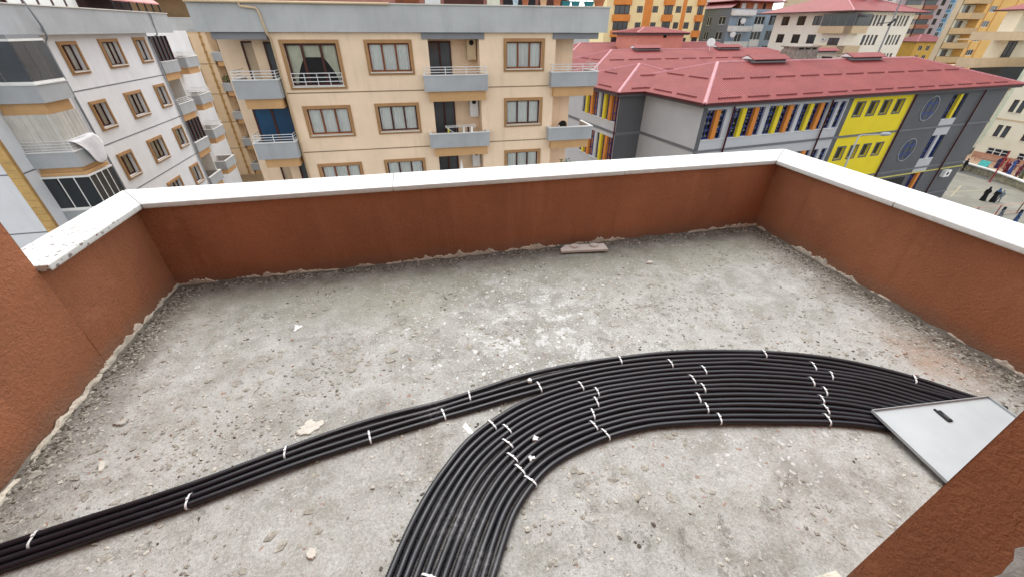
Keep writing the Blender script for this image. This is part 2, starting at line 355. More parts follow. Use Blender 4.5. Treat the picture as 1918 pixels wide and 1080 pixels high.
def marble(name, spots):
    q = NT(name); oc = q.tc.outputs['Object']
    v = q.noise(3.2, 7, .65, 1.6); c = q.mix(q.mr(q.ma('ABSOLUTE', q.ma('SUBTRACT', v, .5)), 0, .05, .45, 0), (.60, .61, .59), (.48, .495, .485))
    c = q.mix(q.mr(q.noise(9, 5, .7), .5, .8, 0, .35), c, (.54, .54, .48))
    sx = q.n('ShaderNodeSeparateXYZ', {0: oc}); 
    edge = q.mr(q.ma('ADD', sx.outputs[2], q.ma('MULTIPLY', q.noise(22, 5, .7), .03)), .638, .622)
    c = q.mix(q.ma('MULTIPLY', edge, .75), c, (.40, .36, .29))
    if spots:
        mp = q.n('ShaderNodeMapping', {'Vector': oc, 'Scale': (1., .7, 1.), 'Rotation': (0, 0, .35)})
        d = q.vor(46, mp.outputs[0]); k = q.n('ShaderNodeSeparateColor', {0: q.n('ShaderNodeTexVoronoi', {'Vector': mp.outputs[0], 'Scale': 46.}).outputs['Color']})
        m = q.ma('MULTIPLY', q.mr(q.ma('SUBTRACT', q.mr(k.outputs[0], 0, 1, .16, .5), q.ma('ADD', d, q.ma('MULTIPLY', q.noise(140, 3), .14))), -.08, -.02), q.ma('LESS_THAN', k.outputs[1], .7))
        m = q.ma('MULTIPLY', m, q.mr(sx.outputs[1], -.15, -.6, .1, 1.))
        c = q.mix(q.ma('MULTIPLY', m, .85), c, (.14, .11, .10))
    q.set(Base_Color=c, Roughness=.5, Normal=q.bump(q.noise(60, 4), .12, .004)); return q.m
MAR, MARS = marble('white_marble', False), marble('spotted_marble', True)

PW = empty('parapet_wall', (.62, 3.08, T), 'brown stucco parapet wall with white marble coping round the terrace', 'parapet wall')
XL, XR, YB, ZC = -1.87, 3.11, 2.95, .605
def stucco_wall(name, a, b, th, z0, z1, parent, step=.02, amp=.004):
    """front face a->b subdivided with slight hand-plastered unevenness, thickness th to the left of a->b"""
    a, b = Vector(a), Vector(b); L = (b-a).length; d = (b-a)/L; n = Vector((-d.y, d.x))
    mb = MB(); nu, nz = max(2, int(L/.05)), max(2, int((z1-z0)/.05))
    for i in range(nu+1):
        for k in range(nz+1):
            q = a+d*(L*i/nu); z = z0+(z1-z0)*k/nz
            off = amp*noise.noise(Vector((q.x*2.3, q.y*2.3, z*2.3))) + amp*.4*noise.noise(Vector((q.x*9, q.y*9, z*9)))
            if k == 0 or k == nz: off *= .3
            q2 = q + n*off; mb.v.append((q2.x, q2.y, z+T))
    for i in range(nu):
        for k in range(nz):
            p = i*(nz+1)+k; mb.f.append((p, p+nz+1, p+nz+2, p+1))
    e0, e1 = a+n*th, b+n*th
    mb.quad((a.x, a.y, T+z1), (b.x, b.y, T+z1), (e1.x, e1.y, T+z1), (e0.x, e0.y, T+z1)); mb.quad((e0.x, e0.y, T+z0), (e1.x, e1.y, T+z0), (e1.x, e1.y, T+z1), (e0.x, e0.y, T+z1))
    for p, e in ((a, e0), (b, e1)): mb.quad((p.x, p.y, T+z0), (e.x, e.y, T+z0), (e.x, e.y, T+z1), (p.x, p.y, T+z1))
    return mb.build(name, STU, parent, True)
stucco_wall('back_wall', (XL, YB), (XR, YB), .22, -.3, ZC, PW)
stucco_wall('side_wall', (XL, 2.1), (XL, YB), .16, -.3, ZC, PW)
stucco_wall('side_wall', (XR, YB), (XR, -1.2), .22, -.3, ZC, PW)
# rounded plaster fillets hide the joint lines at the corners
LBL = {0: 'left'}
ix0, ix1, iy, ox0, ox1, oy = -1.815, 3.06, 2.925, -2.078, 3.45, 3.258
def slab(poly, m):
    mb = MB(); mb.prism([(x, y) for x, y in poly], T+.607, T+.643); return mb.build('coping_slab', m, PW, bevel=.006)
def yb(x): return iy+.002*math.sin(x*3)
g = .0015
slab([(ox0, 2.112), (ix0, 2.112), (ix0, iy-.0), (ox0, oy-.0)][:4], MARS)
slab([(ix0+g*2, iy), (-.222-g, iy), (-.222-g, oy), (ox0+g*2, oy)], MAR)
slab([(-.222+g, iy-.002), (1.61-g, iy-.002), (1.63-g, oy+.002), (-.222+g, oy+.002)], MAR)
slab([(1.61+g, iy), (ix1-g*2, iy), (ox1-g*2, oy), (1.63+g, oy)], MAR)
slab([(ix1, iy-.002), (ox1, oy-.002), (ox1, 1.9), (ix1, 1.9)], MAR)
slab([(ix1+.002, 1.897), (ox1, 1.897), (ox1, .75), (ix1+.002, .75)], MAR)
slab([(ix1, .747), (ox1, .747), (ox1, -1.2), (ix1, -1.2)], MAR)
# ragged plaster left along the foot of the walls
PLA = mat('old_plaster', '#c6bfb0', .9, .18, 14, .6, 70)
def ragged(a, b, n, keep, hmax, seed, parent, name='plaster_edge'):
    a, b = Vector(a), Vector(b); L = (b-a).length; d = (b-a)/L; nn = Vector((-d.y, d.x))*-1
    k = int(L/.009); run = []; out = []
    for i in range(k+1):
        s = L*i/k; q = a+d*s; v = noise.noise(Vector((s*1.9+seed, seed, 0)))*.9+.5*noise.noise(Vector((s*7+seed, 2, 0)))
        if v > keep:
            hh = hmax*min(1, (v-keep)*1.6)*(.6+.65*noise.noise(Vector((s*17, seed, 1)))+.4*noise.noise(Vector((s*60, seed, 4)))); run.append((q, max(.003, hh)))
        else:
            if len(run) > 3: out.append(run)
            run = []
    if len(run) > 3: out.append(run)
    for run in out:
        mb = MB()
        for i, (q, hh) in enumerate(run):
            t = .007+.014*max(0, .4+noise.noise(Vector((i*.13, seed, 7)))); p0 = q+nn*t; p1 = q+nn*(t*.8); p2 = q-nn*.01; z = floor_h(q.x, q.y)-.01
            mb.v += [(p0.x, p0.y, T+z), (p1.x, p1.y, T+max(.004, hh*.92)), (p1.x-nn.x*.003, p1.y-nn.y*.003, T+hh+.002), (p2.x, p2.y, T+hh+.003)]
        m = len(run)
        for i in range(m-1):
            for j in range(3): mb.f.append((i*4+j, i*4+4+j, i*4+5+j, i*4+1+j))
        mb.f.append((0, 1, 2, 3)); mb.f.append(tuple((m-1)*4+j for j in range(4)))
        mb.build(name, PLA, parent)
ragged((XL+.002, YB), (XR, YB), 1, -.22, .06, 3.3, PW)
ragged((XL, 2.1), (XL, YB), 1, -.35, .05, 8.1, PW)
ragged((XR, YB), (XR, .5), 1, -.32, .065, 5.6, PW)
# house walls that close the terrace: tall wing on the left, corner on the right, plus an added unseen rear wall behind the viewer
HS = empty('house', (0, -1.3, T), 'brown stucco house walls enclosing the terrace at the left edge and near right corner, with an added unseen rear wall for shade', 'house')
stucco_wall('side_wall', (-1.795, -1.2), (-1.8665, 2.105), .5, -.3, 3.4, HS, amp=.004)
ragged((-1.802, .9), (-1.86, 2.1), 1, -.42, .04, 1.7, HS)
stucco_wall('corner_wall', (1.262, .325), (1.262, -1.2), 1.75, -.3, 3.4, HS, amp=.005)
mb = MB(); q = [(.157+.018*noise.noise(Vector((z*9, 0, 3)))+.012*noise.noise(Vector((z*40, 2, 3))), z) for z in np.linspace(-.05, 2.4, 90)]+[(-1.15, 2.4), (-1.15, -.05)]
k = len(q); mb.v += [(1.262-.0075, y, T+z) for y, z in q]+[(1.262+.01, y, T+z) for y, z in q]
mb.f += [(i, i+1, 89-0+1, 91) if False else (i, (i+1) % k, k+(i+1) % k, k+i) for i in range(k)]
for i in range(89): mb.f.append((i, i+1, k-2 if i > 44 else k-1))
mb.f.append((44, 45, k-2, k-1)) if False else mb.f.append((45, k-2, k-1))
mb.build('bare_mortar', mat('bare_mortar', '#b3b5b2', .95, .2, 9, .6, 50), HS)
part_ = MB(); part_.box(1.14, 1.258, .322, .352, T-.01, T+.013); part_.build('plaster_skirting', PLA, HS, bevel=.004)
mb = MB(); mb.box(-2.3, 3.4, -1.5, -1.21, T-.3, T+5.5); mb.build('rear_wall', STU, HS)  # never in view; made tall to darken the back parapet

# ------------------------------------------------------------------ corrugated conduits
T1 = [(-1.661, 1.081), (-1.364, 1.139), (-1.063, 1.2), (-0.745, 1.287), (-0.393, 1.367), (-0.072, 1.402), (0.106, 1.434), (0.334, 1.475), (0.54, 1.499), (0.748, 1.509), (0.986, 1.504), (1.221, 1.490), (1.513, 1.443), (1.844, 1.362), (2.062, 1.285), (2.283, 1.17), (2.49, 1.006), (2.624, 0.849)]
T4 = [(-1.603, 0.997), (-1.351, 1.045), (-1.058, 1.104), (-0.726, 1.19), (-0.381, 1.254), (-0.079, 1.304), (0.182, 1.338), (0.482, 1.377), (0.707, 1.403), (0.903, 1.408), (1.239, 1.384), (1.619, 1.322), (1.73, 1.289), (2.01, 1.186), (2.28, 1.051), (2.41, 0.944)]
T5 = [(-0.277, 0.674), (-0.236, 0.763), (-0.184, 0.859), (-0.113, 0.968), (-0.031, 1.066), (0.056, 1.149), (0.181, 1.228), (0.347, 1.302), (0.55, 1.349), (0.755, 1.370), (0.86, 1.374), (1.151, 1.361), (1.42, 1.325), (1.601, 1.290), (1.835, 1.222), (2.079, 1.127), (2.253, 1.025), (2.379, 0.915)]
T16 = [(0.069, 0.596), (0.12, 0.683), (0.19, 0.787), (0.286, 0.878), (0.391, 0.947), (0.533, 0.998), (0.693, 1.030), (0.859, 1.042), (1.01, 1.033), (1.274, 0.99), (1.532, 0.932), (1.631, 0.91), (1.769, 0.875), (1.896, 0.832), (2.01, 0.781)]
def resample(pts, n, ext0=.45, ext1=.14):
    p = np.array(pts, float)
    d0 = p[0]-p[1]; d1 = p[-1]-p[-2]; p = np.vstack([p[0]+d0/np.linalg.norm(d0)*ext0, p, p[-1]+d1/np.linalg.norm(d1)*ext1])
    # Catmull-Rom
    out = []
    for i in range(len(p)-1):
        a, b, c, d = p[max(i-1, 0)], p[i], p[i+1], p[min(i+2, len(p)-1)]
        for t in np.linspace(0, 1, 24, endpoint=False):
            out.append(.5*((2*b)+(-a+c)*t+(2*a-5*b+4*c-d)*t*t+(-a+3*b-3*c+d)*t**3))
    out.append(p[-1]); out = np.array(out)
    k = np.array([1, 2, 3, 4, 5, 4, 3, 2, 1.]); k /= k.sum()          # ease out hand-traced wobble
    for _ in range(3):
        pad = np.vstack([np.repeat(out[:1], 4, 0), out, np.repeat(out[-1:], 4, 0)]); sm = np.stack([np.convolve(pad[:, j], k, 'valid') for j in (0, 1)], 1); sm[0], sm[-1] = out[0], out[-1]; out = sm
    s = np.r_[0, np.cumsum(np.linalg.norm(np.diff(out, axis=0), axis=1))]; u = np.linspace(0, s[-1], n)
    return np.stack([np.interp(u, s, out[:, j]) for j in (0, 1)], 1)
A1, A4, A5, A16 = (resample(p, 400) for p in (T1, T4, T5, T16))
def plas():
    q = NT('black_conduit_plastic'); 
    gp = q.n('ShaderNodeNewGeometry').outputs['Position']; sp = q.n('ShaderNodeSeparateXYZ', {0: gp}); nz = q.ma('MULTIPLY', q.noise(9, 3, .6, 0, gp), .22)
    def rub(x, y, r):                      # scuffed stretches where the pipes were dragged
        a, b = q.ma('SUBTRACT', sp.outputs[0], x), q.ma('SUBTRACT', sp.outputs[1], y)
        return q.mr(q.ma('ADD', q.ma('SQRT', q.ma('ADD', q.ma('MULTIPLY', a, a), q.ma('MULTIPLY', b, b))), nz), r+.11, r-.04)
    sc = q.ma('MULTIPLY', q.ma('MAXIMUM', q.ma('MAXIMUM', rub(-.03, .80, .12), rub(.02, .66, .08)), rub(-.10, 1.36, .09)), q.mr(q.noise(75, 4, .7, 0, gp), .42, .62))
    dust = q.ma('MULTIPLY', q.mr(q.noise(160, 3, .7), .6, .72), .25)
    c = q.mix(q.ma('ADD', q.ma('MULTIPLY', sc, .6), q.ma('MULTIPLY', dust, .35)), (.006, .0065, .011), (.27, .27, .28))
    q.set(Base_Color=c, Roughness=q.mr(q.noise(12, 3), .3, .7, .28, .45)); q.b.inputs['Specular IOR Level'].default_value = .5; return q.m
CON = plas(); RC = .0142
def conduit(path, seed, label):
    n = len(path); s = np.r_[0, np.cumsum(np.linalg.norm(np.diff(path, axis=0), axis=1))]; L = s[-1]
    k = int(L/.0045); k += k % 2; u = np.linspace(0, L, k); c = np.stack([np.interp(u, s, path[:, j]) for j in (0, 1)], 1)
    d = np.gradient(c, axis=0); d /= np.linalg.norm(d, axis=1)[:, None]; nr = np.stack([-d[:, 1], d[:, 0]], 1)
    wob = np.array([noise.noise(Vector((x*1.6, seed*7.7, 0)))+.5*noise.noise(Vector((x*4.5, seed*2.7, 9))) for x in u])*.0042; c = c + nr*wob[:, None]
    z = T+RC+.0015+np.array([max(0, noise.noise(Vector((x*2.1, seed*3.1, 5)))) for x in u])*.005+np.array([floor_h(x, y) for x, y in c[::20]]).repeat(20)[:k] * 0 + .003
    S = 12; th = np.linspace(0, 2*np.pi, S, endpoint=False); r = np.where(np.arange(k) % 2 == 0, RC, RC*.82)
    V = np.empty((k, S, 3)); co, si = np.cos(th), np.sin(th)
    V[:, :, 0] = c[:, 0:1]+nr[:, 0:1]*r[:, None]*co; V[:, :, 1] = c[:, 1:2]+nr[:, 1:2]*r[:, None]*co; V[:, :, 2] = z[:, None]+r[:, None]*si
    i = np.arange(k-1)[:, None]; j = np.arange(S)[None]; j2 = (j+1) % S
    F = np.stack([i*S+j, i*S+j2, (i+1)*S+j2, (i+1)*S+j], -1).reshape(-1, 4)
    o0 = np.array([c[k//2, 0], c[k//2, 1], T])
    me = bpy.data.meshes.new('conduit'); V = (V.reshape(-1, 3)-o0)
    me.vertices.add(len(V)); me.vertices.foreach_set('co', V.astype(np.float32).ravel()); me.loops.add(F.size); me.polygons.add(len(F))
    me.loops.foreach_set('vertex_index', F.astype(np.int32).ravel()); me.polygons.foreach_set('loop_start', np.arange(0, F.size, 4, dtype=np.int32))
    me.polygons.foreach_set('use_smooth', [True]*len(F)); me.update(calc_edges=True); me.validate()
    me.materials.append(CON); o = bpy.data.objects.new('conduit', me); COL.objects.link(o); o.location = tuple(o0)
    tag(o, label, 'conduit', 'black corrugated conduits on the terrace'); return c, z
ORD = ['first', 'second', 'third', 'fourth', 'fifth', 'sixth', 'seventh', 'eighth', 'ninth', 'tenth', 'eleventh', 'twelfth']
PATHS = {}
for i in range(4):
    t = i/3; lab = ['outermost black conduit of the four running to the left edge', 'second black conduit from outside in the straight run of four', 'third black conduit from outside in the straight run of four', 'innermost black conduit of the straight run of four'][i]
    PATHS[i+1] = conduit(A1*(1-t)+A4*t, i+1, lab)
for i in range(12):
    t = i/11
    lab = f'{ORD[i]} black conduit from the outside of the curved bundle of twelve' if i < 11 else 'innermost black conduit of the curved bundle of twelve'
    # a slight opening between the fifth and sixth pipes near the bottom of the picture
    P = A5*(1-t)+A16*t
    if True:
        w = np.clip(1-np.linspace(0, 1, 400)/.34, 0, 1)**.7; nrm = (A16-A5); nrm /= np.linalg.norm(nrm, axis=1)[:, None]
        P = P + nrm*(w*(.0025 if i >= 5 else -.0025))[:, None]
    PATHS[i+5] = conduit(P, i+5, lab)
# ------------------------------------------------------------------ cable ties, each round a pair of conduits
TIES = [(0.104, 1.4, 1), (-0.038, 1.318, 3), (-0.381, 1.265, 3), (-0.734, 1.255, 1), (-1.061, 1.119, 3), (-1.552, 1.078, 1), (-0.139, 0.643, 9), (0.973, 1.465, 1), (1.238, 1.389, 3), (1.395, 1.307, 5), (1.286, 1.255, 7), (1.305, 1.187, 9), (1.244, 1.132, 11), (1.249, 1.067, 13), (1.266, 0.995, 15), (1.813, 1.331, 1), (2.01, 1.193, 3), (2.044, 1.108, 5), (1.905, 1.099, 7), (1.915, 1.026, 9), (1.851, 0.983, 11), (1.816, 0.927, 13), (1.771, 0.87, 15), (2.451, 0.984, 1), (0.47, 1.387, 3), (0.685, 1.344, 5), (0.755, 1.286, 7), (0.724, 1.221, 9), (0.683, 1.155, 11), (0.655, 1.087, 13), (0.688, 1.026, 15), (0.182, 1.214, 5), (0.243, 1.176, 7), (0.232, 1.097, 9), (0.239, 1.021, 11), (0.262, 0.959, 13), (0.289, 0.895, 15)]
TW = mat('white_nylon', '#d8dadb', .45, .08, 30, spec=.5)
ROWS = [('in the row beside the parting of the runs', range(24, 31)), ('in the row across the bend', range(31, 37)), ('in the middle row of the bundle', range(7, 15)), ('in the row nearest the metal panel', range(15, 23))]
tl = {0: 'white tie on the outer pair, last before the runs part', 1: 'white tie on the inner pair of the straight run, just left of the parting', 2: 'white tie on the inner pair halfway along the straight run', 3: 'white tie on the outer pair left of the halfway tie', 4: 'white tie on the inner pair nearest the left edge', 5: 'white tie on the outer pair at the bottom left corner', 6: 'white tie cut by the bottom edge of the picture', 23: 'white tie on the outermost pair right beside the metal panel'}
for nm, rg in ROWS:
    for k, i in enumerate(rg): tl[i] = f'{ORD[k]} white cable tie from the outside {nm}'
for i, (x, y, n) in enumerate(TIES):
    (c1, z1), (c2, z2) = PATHS[n], PATHS[n+1]
    p = np.array([x, y]); k1 = int(np.argmin(((c1-p)**2).sum(1))); k2 = int(np.argmin(((c2-c1[k1])**2).sum(1)))
    a = Vector((*c1[k1], z1[k1])); b = Vector((*c2[k2], z2[k2]))
    tg = c1[min(k1+3, len(c1)-1)]-c1[max(k1-3, 0)]; tg = Vector((tg[0], tg[1], 0)).normalized()
    tilt = random.uniform(-.28, .28); ax = (b-a); ax = (ax.normalized()+tg*tilt*.5).normalized(); upv = Vector((0, 0, 1))
    dist = (b-a).length; rr = RC+.0016; loop = []
    for t in np.linspace(math.pi/2, 3*math.pi/2, 9): loop.append(a+ax*(rr*math.cos(t))+upv*(rr*math.sin(t)))
    for t in np.linspace(-math.pi/2, math.pi/2, 9): loop.append(a+ax*dist+ax*(rr*math.cos(t))+upv*(rr*math.sin(t)))
    ctr = a+ax*dist/2; mb = MB(); hw = .0036
    for q in loop:
        o_ = (q-ctr); e = ctr+o_*1.0+o_.normalized()*.0018
        for w_ in (-hw, hw): mb.v += [tuple(q+tg*w_), tuple(e+tg*w_)]
    m = len(loop)
    for k in range(m):
        k2_ = (k+1) % m; A, B_ = k*4, k2_*4
        mb.f += [(A+1, A+3, B_+3, B_+1), (A, A+1, B_+1, B_), (A+2, B_+2, B_+3, A+3), (A, B_, B_+2, A+2)]
    root = empty('cable_tie', (ctr.x, ctr.y, T), tl[i], 'cable tie', 'white cable ties on the conduits')
    mb.build('band', TW, root)
    hd = MB(); hc = ctr+upv*(rr+.001)+ax*random.uniform(-.008, .008); s_ = .0048
    hd.hexa([tuple(hc+ax*x_*s_+tg*y_*s_+upv*z_) for z_ in (-.002, .005) for x_, y_ in ((-1, -1), (1, -1), (1, 1), (-1, 1))]); hd.build('head', TW, root, bevel=.001)

# ------------------------------------------------------------------ metal panel lying on the conduits
PM = NT('grey_enamel'); PM.set(Base_Color=PM.mix(PM.mr(PM.noise(4, 5), .35, .7), (.36, .40, .415), (.43, .465, .48)), Roughness=PM.mr(PM.noise(20, 4), .3, .7, .38, .5), Normal=PM.bump(PM.noise(260, 2), .12, .001)); PM.b.inputs['Specular IOR Level'].default_value = .5
pr = empty('metal_panel', (2.32, .62, T), 'light grey metal cabinet door lying on the conduits with a black latch', 'metal panel')
pa = R(-5.1); px, py = Vector((math.cos(pa), math.sin(pa), 0)), Vector((math.sin(pa), -math.cos(pa), 0)); P0 = Vector((2.002, .868, T))
def pp(a, b, z): zz = .046+(.028-.046)*b/.5; return tuple(P0+px*a+py*b+Vector((0, 0, zz+z)))
Wd, Dp, rim, th = .667, .475, .012, .003
def pbox(mb, a0, a1, b0, b1, z0, z1): mb.hexa([pp(a0, b0, z0), pp(a1, b0, z0), pp(a1, b1, z0), pp(a0, b1, z0), pp(a0, b0, z1), pp(a1, b0, z1), pp(a1, b1, z1), pp(a0, b1, z1)])
mb = MB(); pbox(mb, 0, Wd, 0, Dp, -th, 0); mb.build('sheet', PM.m, pr)
for a in ((0, Wd, 0, th), (0, Wd, Dp-th, Dp), (0, th, th, Dp-th), (Wd-th, Wd, th, Dp-th)):
    mb = MB(); pbox(mb, *a, .0005, rim); mb.build('rim', PM.m, pr, bevel=.001)
mb = MB(); pbox(mb, .312, .340, .042, .106, .0005, .008); hd = mb.build('latch', M['black'], pr, bevel=.004)
mb = MB(); pbox(mb, .318, .334, .068, .096, .0085, .011); mb.build('latch_key', mat('latch_grey', '#4a4a4e', .5), pr, bevel=.002)
mb = MB(); pbox(mb, .314, .324, .032, .0415, .0005, .006); mb.build('latch_tongue', M['black'], pr)

# ------------------------------------------------------------------ loose pieces on the floor
def chip(name, x, y, rx, ry, h, rot, m, label, cat, seed, z=0., jag=.3, n=22, group=None):
    mb = MB(); ring = []
    for k in range(n):
        t = 2*math.pi*k/n; r = 1+jag*noise.noise(Vector((math.cos(t)*1.3+seed, math.sin(t)*1.3, seed)))+jag*.9*noise.noise(Vector((math.cos(t)*3.5+seed, math.sin(t)*3.5, seed)))
        ring.append((rx*r*math.cos(t), ry*r*math.sin(t)))
    zb = T+floor_h(x, y)+z
    for s, zz in ((1, -.004), (1, h*.6), (.86, h)):
        for u, v in ring:
            X, Y = u*s*math.cos(rot)-v*s*math.sin(rot), u*s*math.sin(rot)+v*s*math.cos(rot)
            mb.v.append((x+X, y+Y, zb+zz+(.25*h*noise.noise(Vector((u*30, v*30, seed))) if zz > 0 else 0)))
    for L_ in range(2):
        for k in range(n): k2 = (k+1) % n; mb.f.append((L_*n+k, L_*n+k2, (L_+1)*n+k2, (L_+1)*n+k))
    mb.v.append((x, y, zb+h*1.02)); c = len(mb.v)-1
    for k in range(n): mb.f.append((2*n+k, 2*n+(k+1) % n, c))
    o = mb.build(name, m, None); setorigin(o, (x, y, zb)); return tag(o, label, cat, group)
FLK = mat('pale_flake', '#aaa79f', .85, .12, 25, .3, 90); STN = mat('pale_stone', '#c0bcb2', .85, .1, 30, .3, 90); WPT = mat('white_paint_drop', '#d3d6d6', .7, .08, 30)
chip('plaster_flake', -.673, 1.40, .05, .036, .005, .5, STN, 'large pale plaster flake lying above the straight run of conduits', 'plaster flake', 2.2, jag=.55, n=34)
chip('stone_chip', -.557, .818, .017, .02, .011, .7, STN, 'white rounded stone chip near the bottom left of the floor', 'stone chip', 5.1, jag=.25)
chip('plaster_shard', -1.516, 1.39, .014, .034, .008, .35, STN, 'pointed white plaster shard near the left wall', 'plaster shard', 7.7, jag=.5, n=9)
chip('paint_splash', .069, 1.227, .014, .045, .0025, .5, WPT, 'white paint splash in the fork between the conduit runs', 'paint splash', 3.4, jag=.35)
chip('paint_splash', -.884, 2.233, .022, .025, .002, .2, WPT, 'star shaped white paint splash in the left half of the floor', 'paint splash', 9.4, jag=.9, n=30)
chip('plaster_crumb', .363, 1.086, .014, .012, .009, .4, WPT, 'white plaster crumb on the bundle, upper of two on the bend', 'plaster crumb', 1.1, z=.029, jag=.75)
chip('plaster_crumb', .318, .994, .012, .014, .008, 1.2, WPT, 'white plaster crumb on the bundle, lower of two on the bend', 'plaster crumb', 6.1, z=.029, jag=.75)
chip('plaster_crumb', .428, 1.436, .014, .011, .012, .3, WPT, 'white dab of plaster on the straight run where it meets the bundle', 'plaster crumb', 4.1, z=.026, jag=.3)
chip('stone_chip', 1.734, 2.506, .030, .017, .015, .2, STN, 'white stone chip lying near the back right corner of the floor', 'stone chip', 8.8, jag=.25)
chip('mortar_lump', -1.562, 1.634, .03, .016, .012, .4, FLK, 'tan lump of mortar beside the left wall', 'mortar lump', 3.9, jag=.4)
# strip of moulded offcut by the back wall
oc = empty('plastic_offcut', (1.27, 2.79, T), 'pale pink moulded strip with two rounded lugs lying by the back wall', 'offcut')
OM = mat('pale_plastic', '#c9c3bc', .6, .06, 20); oa = R(-7); ox_, oy_ = Vector((math.cos(oa), math.sin(oa), 0)), Vector((-math.sin(oa), math.cos(oa), 0)); O0 = Vector((1.068, 2.80, T+.012))
def op(a, b, z): return tuple(O0+ox_*a+oy_*b+Vector((0, 0, z)))
mb = MB(); pts = [(0, 0), (.41, 0), (.40, .035), (.39, .075), (.05, .075), (.0, .03)]
n0 = 0; mb.v += [op(a, b, 0) for a, b in pts]+[op(a, b, .022+.25*b) for a, b in pts]
mb.f += [(5, 4, 3, 2, 1, 0), (6, 7, 8, 9, 10, 11)]+[(i, (i+1) % 6, 6+(i+1) % 6, 6+i) for i in range(6)]; st = mb.build('strip', OM, oc, bevel=.003)
for a in (.125, .295):
    mb = MB(); k = 12
    ring = [(a+.038*math.cos(t), .05+.03*math.sin(t)) for t in np.linspace(0, 2*math.pi, k, endpoint=False)]
    mb.v += [op(u, v, .02) for u, v in ring]+[op(u, v, .048) for u, v in ring]; mb.f += [tuple(range(k, 2*k))]+[(i, (i+1) % k, k+(i+1) % k, k+i) for i in range(k)]; mb.build('lug', OM, oc, bevel=.006)

# loose grit, crumbs and flaked mortar (uncountable)
ICO = np.array([(0, 0, 1), (.894, 0, .447), (.276, .851, .447), (-.724, .526, .447), (-.724, -.526, .447), (.276, -.851, .447), (.724, .526, -.447), (-.276, .851, -.447), (-.894, 0, -.447), (-.276, -.851, -.447), (.724, -.526, -.447), (0, 0, -1)])
ICF = np.array([(0, 1, 2), (0, 2, 3), (0, 3, 4), (0, 4, 5), (0, 5, 1), (1, 6, 2), (2, 7, 3), (3, 8, 4), (4, 9, 5), (5, 10, 1), (2, 6, 7), (3, 7, 8), (4, 8, 9), (5, 9, 10), (1, 10, 6)])
def grit(name, pts, smin, smax, flat, m, label, pw=2.2):
    V, F = [], []; n = 0
    for x, y in pts:
        if not (-1.84 < x < 3.09 and .3 < y < 2.93) or (x > 1.2 and y < .36): continue
        s = smin+(smax-smin)*random.random()**pw
        v = ICO*(1+RNG.uniform(-.38, .38, (12, 1)))*np.array([s, s*random.uniform(.5, 1), s*flat*random.uniform(.6, 1.3)])
        a = random.random()*6.28; c, d = math.cos(a), math.sin(a); v = np.stack([v[:, 0]*c-v[:, 1]*d, v[:, 0]*d+v[:, 1]*c, v[:, 2]], 1)
        V.append(v+np.array([x, y, T+floor_h(x, y)+s*flat*.25])); F.append(ICF+n); n += 12
    me = bpy.data.meshes.new(name); me.from_pydata(np.vstack(V).tolist(), [], np.vstack(F).tolist()); me.materials.append(m); me.update()
    o = bpy.data.objects.new(name, me); COL.objects.link(o); stuff(o); tag(o, label, 'debris'); return o
def clus(n, cx, cy, sx, sy): return [(random.gauss(cx, sx), random.gauss(cy, sy)) for _ in range(n)]
def alongx(n, x0, x1, y, w): return [(random.uniform(x0, x1), y-abs(random.gauss(0, w))) for _ in range(n)]
def alongy(n, y0, y1, x, w, s): return [(x+s*abs(random.gauss(0, w)), random.uniform(y0, y1)) for _ in range(n)]
unif = lambda n: [(random.uniform(-1.8, 3.05), random.uniform(.4, 2.9)) for _ in range(n)]
def blotch(n, thr=.12, sc=1.9, off=0): 
    out = []
    while len(out) < n:
        x, y = random.uniform(-1.8, 3.05), random.uniform(.4, 2.7)
        if noise.noise(Vector((x*sc+off, y*sc, off))) > thr: out.append((x, y))
    return out
GR1 = mat('grey_grit', '#9a968c', .95, .25, 60, .5, 200); GR2 = mat('pale_grit', '#b7b3a9', .95, .2, 60, .5, 200); GR3 = mat('earth_grit', '#5f584d', .95, .3, 60, .5, 200); GR4 = mat('brick_grit', '#86604f', .95, .3, 60)
grit('grey_grit', alongy(900, 1.0, 2.9, -1.83, .12, 1)+alongy(1500, .7, 2.9, 3.07, .17, -1)+alongx(900, -1.8, 3.0, 2.92, .06)+blotch(1500, .2)+clus(400, 1.5, 1.95, .25, .16)+clus(350, -1.2, 1.35, .25, .15)+clus(160, 1.9, 1.3, .2, .1)+clus(150, -.6, 1.75, .18, .08)+unif(250), .002, .013, .4, GR1, 'grey mortar crumbs scattered over the floor')
grit('pale_grit', alongy(450, 1.0, 2.9, -1.83, .09, 1)+alongy(700, .8, 2.7, 3.07, .13, -1)+alongx(500, -1.8, 3.0, 2.92, .04)+blotch(2600, .05, 1.9, 11)+clus(350, .6, 1.9, .35, .2)+clus(300, -1.0, 1.55, .3, .2)+unif(500), .002, .011, .35, GR2, 'pale plaster crumbs scattered over the floor')
grit('earth_grit', alongx(1500, -1.8, 3.0, 2.93, .045)+alongy(900, 1.0, 2.9, -1.84, .06, 1)+alongy(900, .8, 2.9, 3.08, .08, -1)+blotch(500, .2, 2.4, 5), .002, .010, .5, GR3, 'dark earthy crumbs along the foot of the walls')
grit('brick_grit', unif(70)+clus(120, 2.75, 1.1, .2, .2)+clus(60, -1.4, 1.5, .25, .3), .002, .010, .35, GR4, 'reddish brick crumbs scattered over the floor', 3)
grit('plaster_scale', blotch(420, .1, 1.7, 21)+clus(90, 1.6, 2.2, .5, .25)+clus(90, -.7, 1.6, .6, .3)+alongy(130, .8, 2.8, 3.05, .2, -1), 0.008, .026, .16, GR1, 'flat scales of loosened cement skim on the floor', 1.8)

